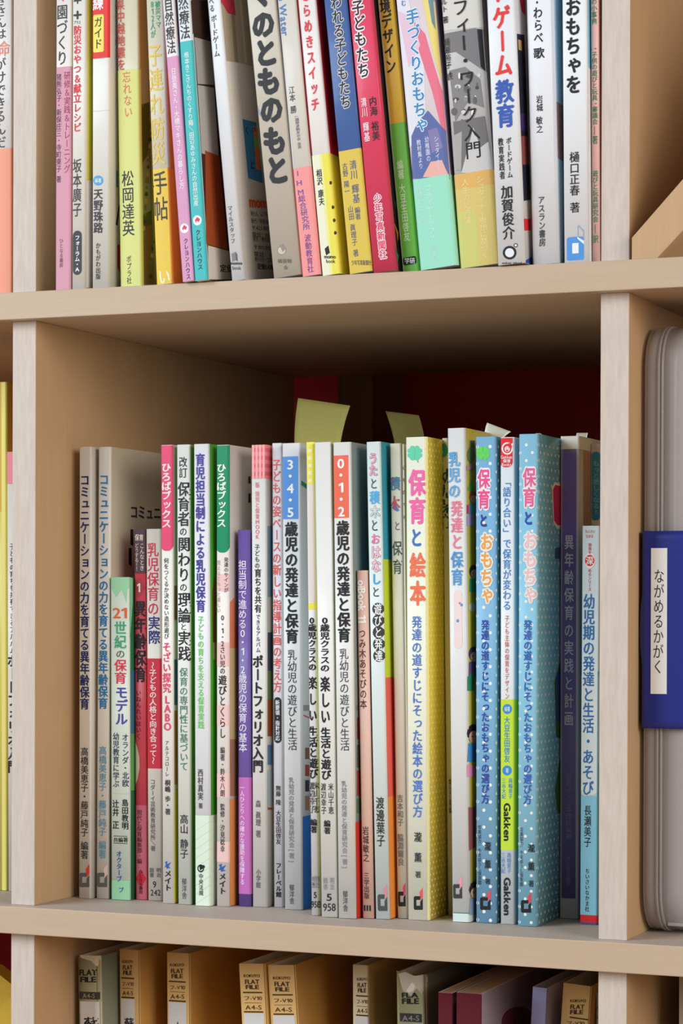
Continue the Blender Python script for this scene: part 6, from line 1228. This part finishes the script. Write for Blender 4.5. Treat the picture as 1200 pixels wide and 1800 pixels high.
 dict(n='book', label='maroon hardback with a lilac front cover and maroon disc', cat='book', group='maroon books on the lower shelf', base=(88, 24, 36), cov=(164, 148, 166), left=(164, 148, 166), d=180, thick=0.5, edge=0.6, rad=0.3, pages=(170, 140, 112), inset=0, w=13.65, ang=0.0, Y=24, X=243.17, Z=-339.54, H=304.76,
  pr=[('P',((107.35,274.9),(106.26,277.29),(103.1,279.87),(98.13,282.43),(91.72,284.8),(84.33,286.81),(76.49,288.34),(68.75,289.27),(61.61,289.57),(55.55,289.22),(50.95,288.25),(48.08,286.73),(47.12,284.76),(48.12,282.47),(51.04,280.0),(55.68,277.51),(61.77,275.17),(68.93,273.13),(76.68,271.53),(84.51,270.49),(91.88,270.09),(98.27,270.36),(103.2,271.3),(106.31,272.85)),(96,40,52),'cover_art')]),
 dict(n='document_folder', label='translucent lilac document folder leaning beside the maroon hardback', cat='folder', group=None, base=(176, 178, 226), cov=(192, 194, 238), left=(192, 194, 238), d=222, thick=0.5, edge=0.6, rad=0.3, pages=(222, 216, 226), inset=6, w=7.88, ang=-0.0524, Y=58, X=258.12, Z=-339.12, H=304.65,
  pr=[]),
 dict(n='flat_file', label='kraft flat file with flaring tall cover, rightmost before the divider', cat='file', group='flat files on the lower shelf', base=(226, 182, 116), cov=(226, 176, 104), left=(226, 176, 104), d=182, thick=0.5, edge=0.6, rad=0.3, pages=(235, 228, 212), inset=6, w=15.66, ang=-0.0663, Y=66, X=268.32, Z=-338.5, H=306.14,
  pr=[('H','KOKUYO',4.38,296.36,12.96,297.51,1.51,(70,52,36),0.03),
   ('H','FLAT',4.64,292.74,12.36,293.79,2.41,(70,52,36),0.04),
   ('H','FILE',4.71,290.01,12.02,291.0,2.26,(70,52,36),0.04),
   ('Z',4.7,14.88,287.93,288.7,(70,52,36),'colour_band'),
   ('H','フ-V10',2.95,283.67,13.19,285.08,2.42,(70,52,36),0.01),
   ('Z',5.32,14.25,282.62,282.86,(70,52,36),'colour_band'),
   ('H','A4-S',3.14,278.81,12.54,280.13,2.42,(70,52,36),0.01),
   ('Z',4.7,14.88,277.48,278.25,(70,52,36),'colour_band'),
   ('Z',4.39,15.19,0,277.02,(206,204,204),'colour_band'),
   ('Z',14.88,15.27,0,306.14,(120,84,44),'colour_band')]),
 dict(n='booklet', label='ragged white booklet squeezed against the lower right divider', cat='booklet', group=None, base=(210, 206, 198), cov=(200, 196, 190), left=(200, 196, 190), d=182, thick=0.5, edge=0.6, rad=0.3, pages=(235, 228, 212), inset=6, w=2.51, ang=-0.0052, Y=75, X=302.63, Z=-339.52, H=300.7,
  pr=[('T','テキスト',1.31,295.03,1.48,275.31,2.2,(38,36,38),0.03)]),
 dict(n='flat_file', label='pale file in the lower right compartment at the frame edge', cat='file', group='flat files on the lower shelf', base=(205, 200, 178), cov=(190, 185, 160), left=(190, 185, 160), d=182, thick=0.5, edge=0.6, rad=0.3, pages=(235, 228, 212), inset=6, w=9.63, ang=0.0, Y=60, X=352.84, Z=-339.54, H=316.26,
  pr=[]),
]

for b in BOOKS: make_book(b)

# ------------------------------------------------------------------ sticky notes standing up out of the books
def sheet(name, label, cat, base, w, h, bend_x, bend_y, mat, yaw=0, cut=0, thick=.25, group=None, nu=8, nv=10, skew=0):
    """curved slip of paper rising from base (mm): bend_x sideways drift, bend_y towards the viewer"""
    vs = []; fs = []
    for side in (0, 1):
        for j in range(nv + 1):
            t = j / nv
            for i in range(nu + 1):
                q = i / nu - .5
                x = q * w * (1 - cut * t) + bend_x * t * t + skew * t * (q)
                y = bend_y * t * t + 3 * (q * q) * (1 - t) + side * thick
                z = h * t * (1 - .1 * abs(bend_x) / max(h, 1) * t) - skew * q * t
                vs.append((x * math.cos(yaw) - y * math.sin(yaw), x * math.sin(yaw) + y * math.cos(yaw), z))
    m = (nu + 1) * (nv + 1)
    for j in range(nv):
        for i in range(nu):
            a = j * (nu + 1) + i
            fs.append((a, a + 1, a + nu + 2, a + nu + 1)); fs.append((m + a + 1, m + a, m + a + nu + 1, m + a + nu + 2))
    for j in range(nv):
        for i in (0, nu):
            a = j * (nu + 1) + i; fs.append((a, a + nu + 1, m + a + nu + 1, m + a))
    for i in range(nu):
        for a in (i, nv * (nu + 1) + i): fs.append((a, m + a, m + a + 1, a + 1))
    o = link(name, vs, fs, mat, None, None, [True] * (2 * nu * nv) + [False] * (len(fs) - 2 * nu * nv))
    o.location = [c * MM for c in base]
    o['label'] = label; o['category'] = cat
    if group: o['group'] = group
    return o
sheet('sticky_note', 'large yellow-green sticky note curling to the right above the blue number book', 'note', (128.5, 105, 251), 26, 33, 6, -5, M_NOTE, .1, skew=5, group='sticky notes standing out of the books')
sheet('sticky_note', 'shaded olive sticky note leaning left behind the teal-edged book', 'note', (160, 175, 251), 18, 32, -7, 4, M_NOTE, .05, group='sticky notes standing out of the books', skew=3)
sheet('page_tab', 'small curled pale slip rising behind the crumpled white book', 'note', (243, 80, 256), 8, 9, 4, -3, M_TAB, .2, skew=5)
sheet('page_tab', 'thin white slip poking from the thick pale blue dotted book', 'note', (271, 90, 255), 2.5, 7, -5, -2, M_TAB, .2)
sheet('page_tab', 'tiny beige tab on top of the plum purple book', 'note', (287, 100, 256), 6, 6, 1, -2, M_TAB, .2)

# leaning board in the upper right compartment: chamfered foot, 45 degree tilt
def prism(name, pts, y0, y1, mat, loc, label, cat):
    n = len(pts); v = [(x, y0, z) for x, z in pts] + [(x, y1, z) for x, z in pts]
    f = [tuple(range(n)), tuple(range(2 * n - 1, n - 1, -1))] + [(i, n + i, n + (i + 1) % n, (i + 1) % n) for i in range(n)]
    o = link(name, v, f, mat)
    o.location = [c * MM for c in loc]; o['label'] = label; o['category'] = cat
    md = o.modifiers.new('bevel', 'BEVEL'); md.width = .0004; md.segments = 2
    return o
prism('slanted_board', [(0, 0), (13, 0), (150, 137), (137, 137 + 20), (0, 11)], 0, 300, M_UPR, (W + T + 2.4, 4, ZS + .3),
      'pale wooden board leaning at forty five degrees in the upper right compartment', 'board')

# clear plastic case with blue clasp band
def clear_mat():
    m, n, l, b = newmat('frosted_clear_plastic')
    b.inputs['Base Color'].default_value = (.60, .56, .56, 1); b.inputs['IOR'].default_value = 1.4
    b.inputs['Alpha'].default_value = .45; b.inputs['Specular IOR Level'].default_value = .5
    no = n.new('ShaderNodeTexNoise'); no.inputs['Scale'].default_value = 30; rr = n.new('ShaderNodeMapRange')
    rr.inputs[3].default_value = .18; rr.inputs[4].default_value = .34
    l.new(no.outputs['Fac'], rr.inputs[0]); l.new(rr.outputs[0], b.inputs['Roughness'])
    return m
M_CLEAR = clear_mat()
def rrect(x0, x1, z0, z1, r, n=6):
    pts = []
    for cx, cz, a0 in ((x1 - r, z1 - r, 0), (x0 + r, z1 - r, 90), (x0 + r, z0 + r, 180), (x1 - r, z0 + r, 270)):
        for i in range(n + 1):
            a = math.radians(a0 + 90 * i / n); pts.append((cx + r * math.cos(a), cz + r * math.sin(a)))
    return pts
def yz_shell(name, x0, x1, y0, y1, z0, z1, r, th, mat, parent):
    """hollow tray: rounded rectangle in y-z, walls th thick, closed on the left at x0, open to the right"""
    o = rrect(y0, y1, z0, z1, r); i = rrect(y0 + th, y1 - th, z0 + th, z1 - th, r - th); n = len(o)
    v = [(x0, a, b) for a, b in o] + [(x1, a, b) for a, b in o] + [(x0 + th, a, b) for a, b in i] + [(x1, a, b) for a, b in i]
    f = [tuple(range(n)), tuple(range(3 * n - 1, 2 * n - 1, -1))]
    for k in range(n):
        j = (k + 1) % n
        f += [(k, n + k, n + j, j), (2 * n + k, 2 * n + j, 3 * n + j, 3 * n + k), (n + k, 3 * n + k, 3 * n + j, n + j)]
    return link(name, v, f, mat, parent, None, [False, False] + [True, True, False] * n)
PC = (W + T + 2.6, 30, 0.4)
case = empty('plastic_case', PC, 'clear frosted plastic case with a blue clasp band, standing right of the right divider', 'case')
ph = 311
yz_shell('left_half', 0, 8, 0, 235, .5, ph, 22, 1.2, M_CLEAR, case)
h2 = yz_shell('right_half', 0, 16, 0, 235, .5, ph, 22, 1.2, M_CLEAR, case)
h2.scale = (-1, 1, 1); h2.location = (25.2 * MM, 0, 0)
rib = []
# raised seam ribs around the front of both halves
def rib_mesh(name, x0, x1):
    o = rrect(-1.2, 236, -.2, ph + .7, 23); i = rrect(.0, 235, .5, ph, 22); n = len(o)
    v = [(x, a, b) for x in (x0, x1) for a, b in o] + [(x, a, b) for x in (x0, x1) for a, b in i]
    f = []
    for k in range(n):
        j = (k + 1) % n
        f += [(k, n + k, n + j, j), (2 * n + k, 2 * n + j, 3 * n + j, 3 * n + k), (k, j, 2 * n + j, 2 * n + k), (n + j, n + k, 3 * n + k, 3 * n + j)]
    return link(name, v, f, M_CLEAR, case, None, [True, True, False, False] * n)
rib_mesh('seam_rib', 6.6, 7.9); rib_mesh('seam_rib', 8.6, 9.8)
# papers seen dimly through the plastic
v, f = box_vf(10.5, 22, 8, 225, 4, ph - 12, .5); link('papers', v, f, plain('grey_papers', (170, 168, 170), .7), case)
# blue clasp band: wraps the front of the case, with a thumb bulge on its left side
bz0, bz1 = 105.5, 205.5
prof = [(-.8, 60)]
for i in range(7):
    a = math.pi / 2 * i / 6; prof.append((2.2 - 3 * math.cos(a), -1.2 - 3 * math.sin(a) + .2))
prof += [(22.0, -4.0)]
for i in range(1, 7):
    a = math.pi / 2 * i / 6; prof.append((22.0 + 3 * math.sin(a), -1 - 3 * math.cos(a)))
prof += [(25.6, 60)]
n = len(prof); nz = 24; v = []; f = []
for j in range(nz + 1):
    t = j / nz; z = bz0 + (bz1 - bz0) * t
    bul = 2.0 * max(0, 1 - ((t - .5) / .17) ** 2) ** .7 if abs(t - .5) < .17 else 0
    for k, (x, y) in enumerate(prof):
        v.append((x - (bul if 1 <= k <= 2 else bul * .6 if k == 3 else 0) * .6, y, z))
m = len(v)
v += [(min(max(x, .5 if x < 10 else x), 24.2), max(y, -1.0), z) for x, y, z in v[:m]]
for j in range(nz):
    for k in range(n - 1):
        a = j * n + k; f.append((a, a + 1, a + n + 1, a + n)); f.append((m + a + 1, m + a, m + a + n, m + a + n + 1))
for k in range(n - 1):
    f.append((k + 1, k, m + k, m + k + 1)); a = nz * n + k; f.append((a, a + 1, m + a + 1, m + a))
band = link('clasp_band', v, f, M_BLUE, case, None, [True] * (2 * nz * (n - 1)) + [False] * (2 * (n - 1)))
band['label'] = 'blue plastic clasp band'
v, f = box_vf(4.6, 12.9, -4.35, -4.0, 123, 196.8, 0); 
v = [(x, y, z) for x, y, z in v]
lb = link('name_label', v, f, M_LABEL, case); lb['label'] = 'white name label'
pt = Printer(26, .5, 320); pt.text('T', 'ながめるかがく', 8.9, 186.5, 8.4, 133, 5.6, (50, 50, 52), .0, 4.45)
o = link('label_lettering', pt.v, pt.f, M_LABELINK, case, pt.c)

# yellow toy pieces in the lower left compartment
fz = -TL - COMP
v, f = [], []
n = 20
root = empty('yellow_toy', (-T - 95, 118, fz), 'yellow plastic toy with a round disc in the lower left compartment', 'toy')
def disc(name, cx, cz, r, y0, y1, N=40):
    v = [(cx + r * math.cos(2 * math.pi * i / N), y, cz + r * math.sin(2 * math.pi * i / N)) for y in (y0, y1) for i in range(N)]
    f = [tuple(range(N)), tuple(range(2 * N - 1, N - 1, -1))] + [(i, (i + 1) % N, N + (i + 1) % N, N + i) for i in range(N)]
    return link(name, v, f, M_YEL, root, None, [False, False] + [True] * N)
ztop = -fz                       # toy coordinates are measured from the compartment floor
disc('round_disc', 52, ztop - 67 - 38, 38, 0, 12)
pv = [(-20, 0), (60, 0), (60, ztop - 92), (8, ztop - 59), (-20, ztop - 52)]
v = [(a, y, q) for y in (16, 30) for a, q in pv]; k = len(pv)
link('back_plate', v, [tuple(range(k)), tuple(range(2 * k - 1, k - 1, -1))] + [(i, k + i, k + (i + 1) % k, (i + 1) % k) for i in range(k)], M_YEL, root)
link('stand', *box_vf(44, 60, 1, 11, 0, ztop - 140, .5), M_YEL, root)


# unseen box added in the upper left compartment to keep light off the wall
bx = empty('light_block_box', (-T - W + 20, 150, ZS + .3), 'unseen brown box added to block light, behind the books in the upper left compartment', 'box')
link('body', *box_vf(0, 262, 0, 205, 0, 245, 1), plain('brown_card', (190, 150, 105), .8), bx)
link('lid', *box_vf(-2, 264, -2, 207, 245.2, 270, 1), plain('brown_card_lid', (196, 156, 110), .8), bx)
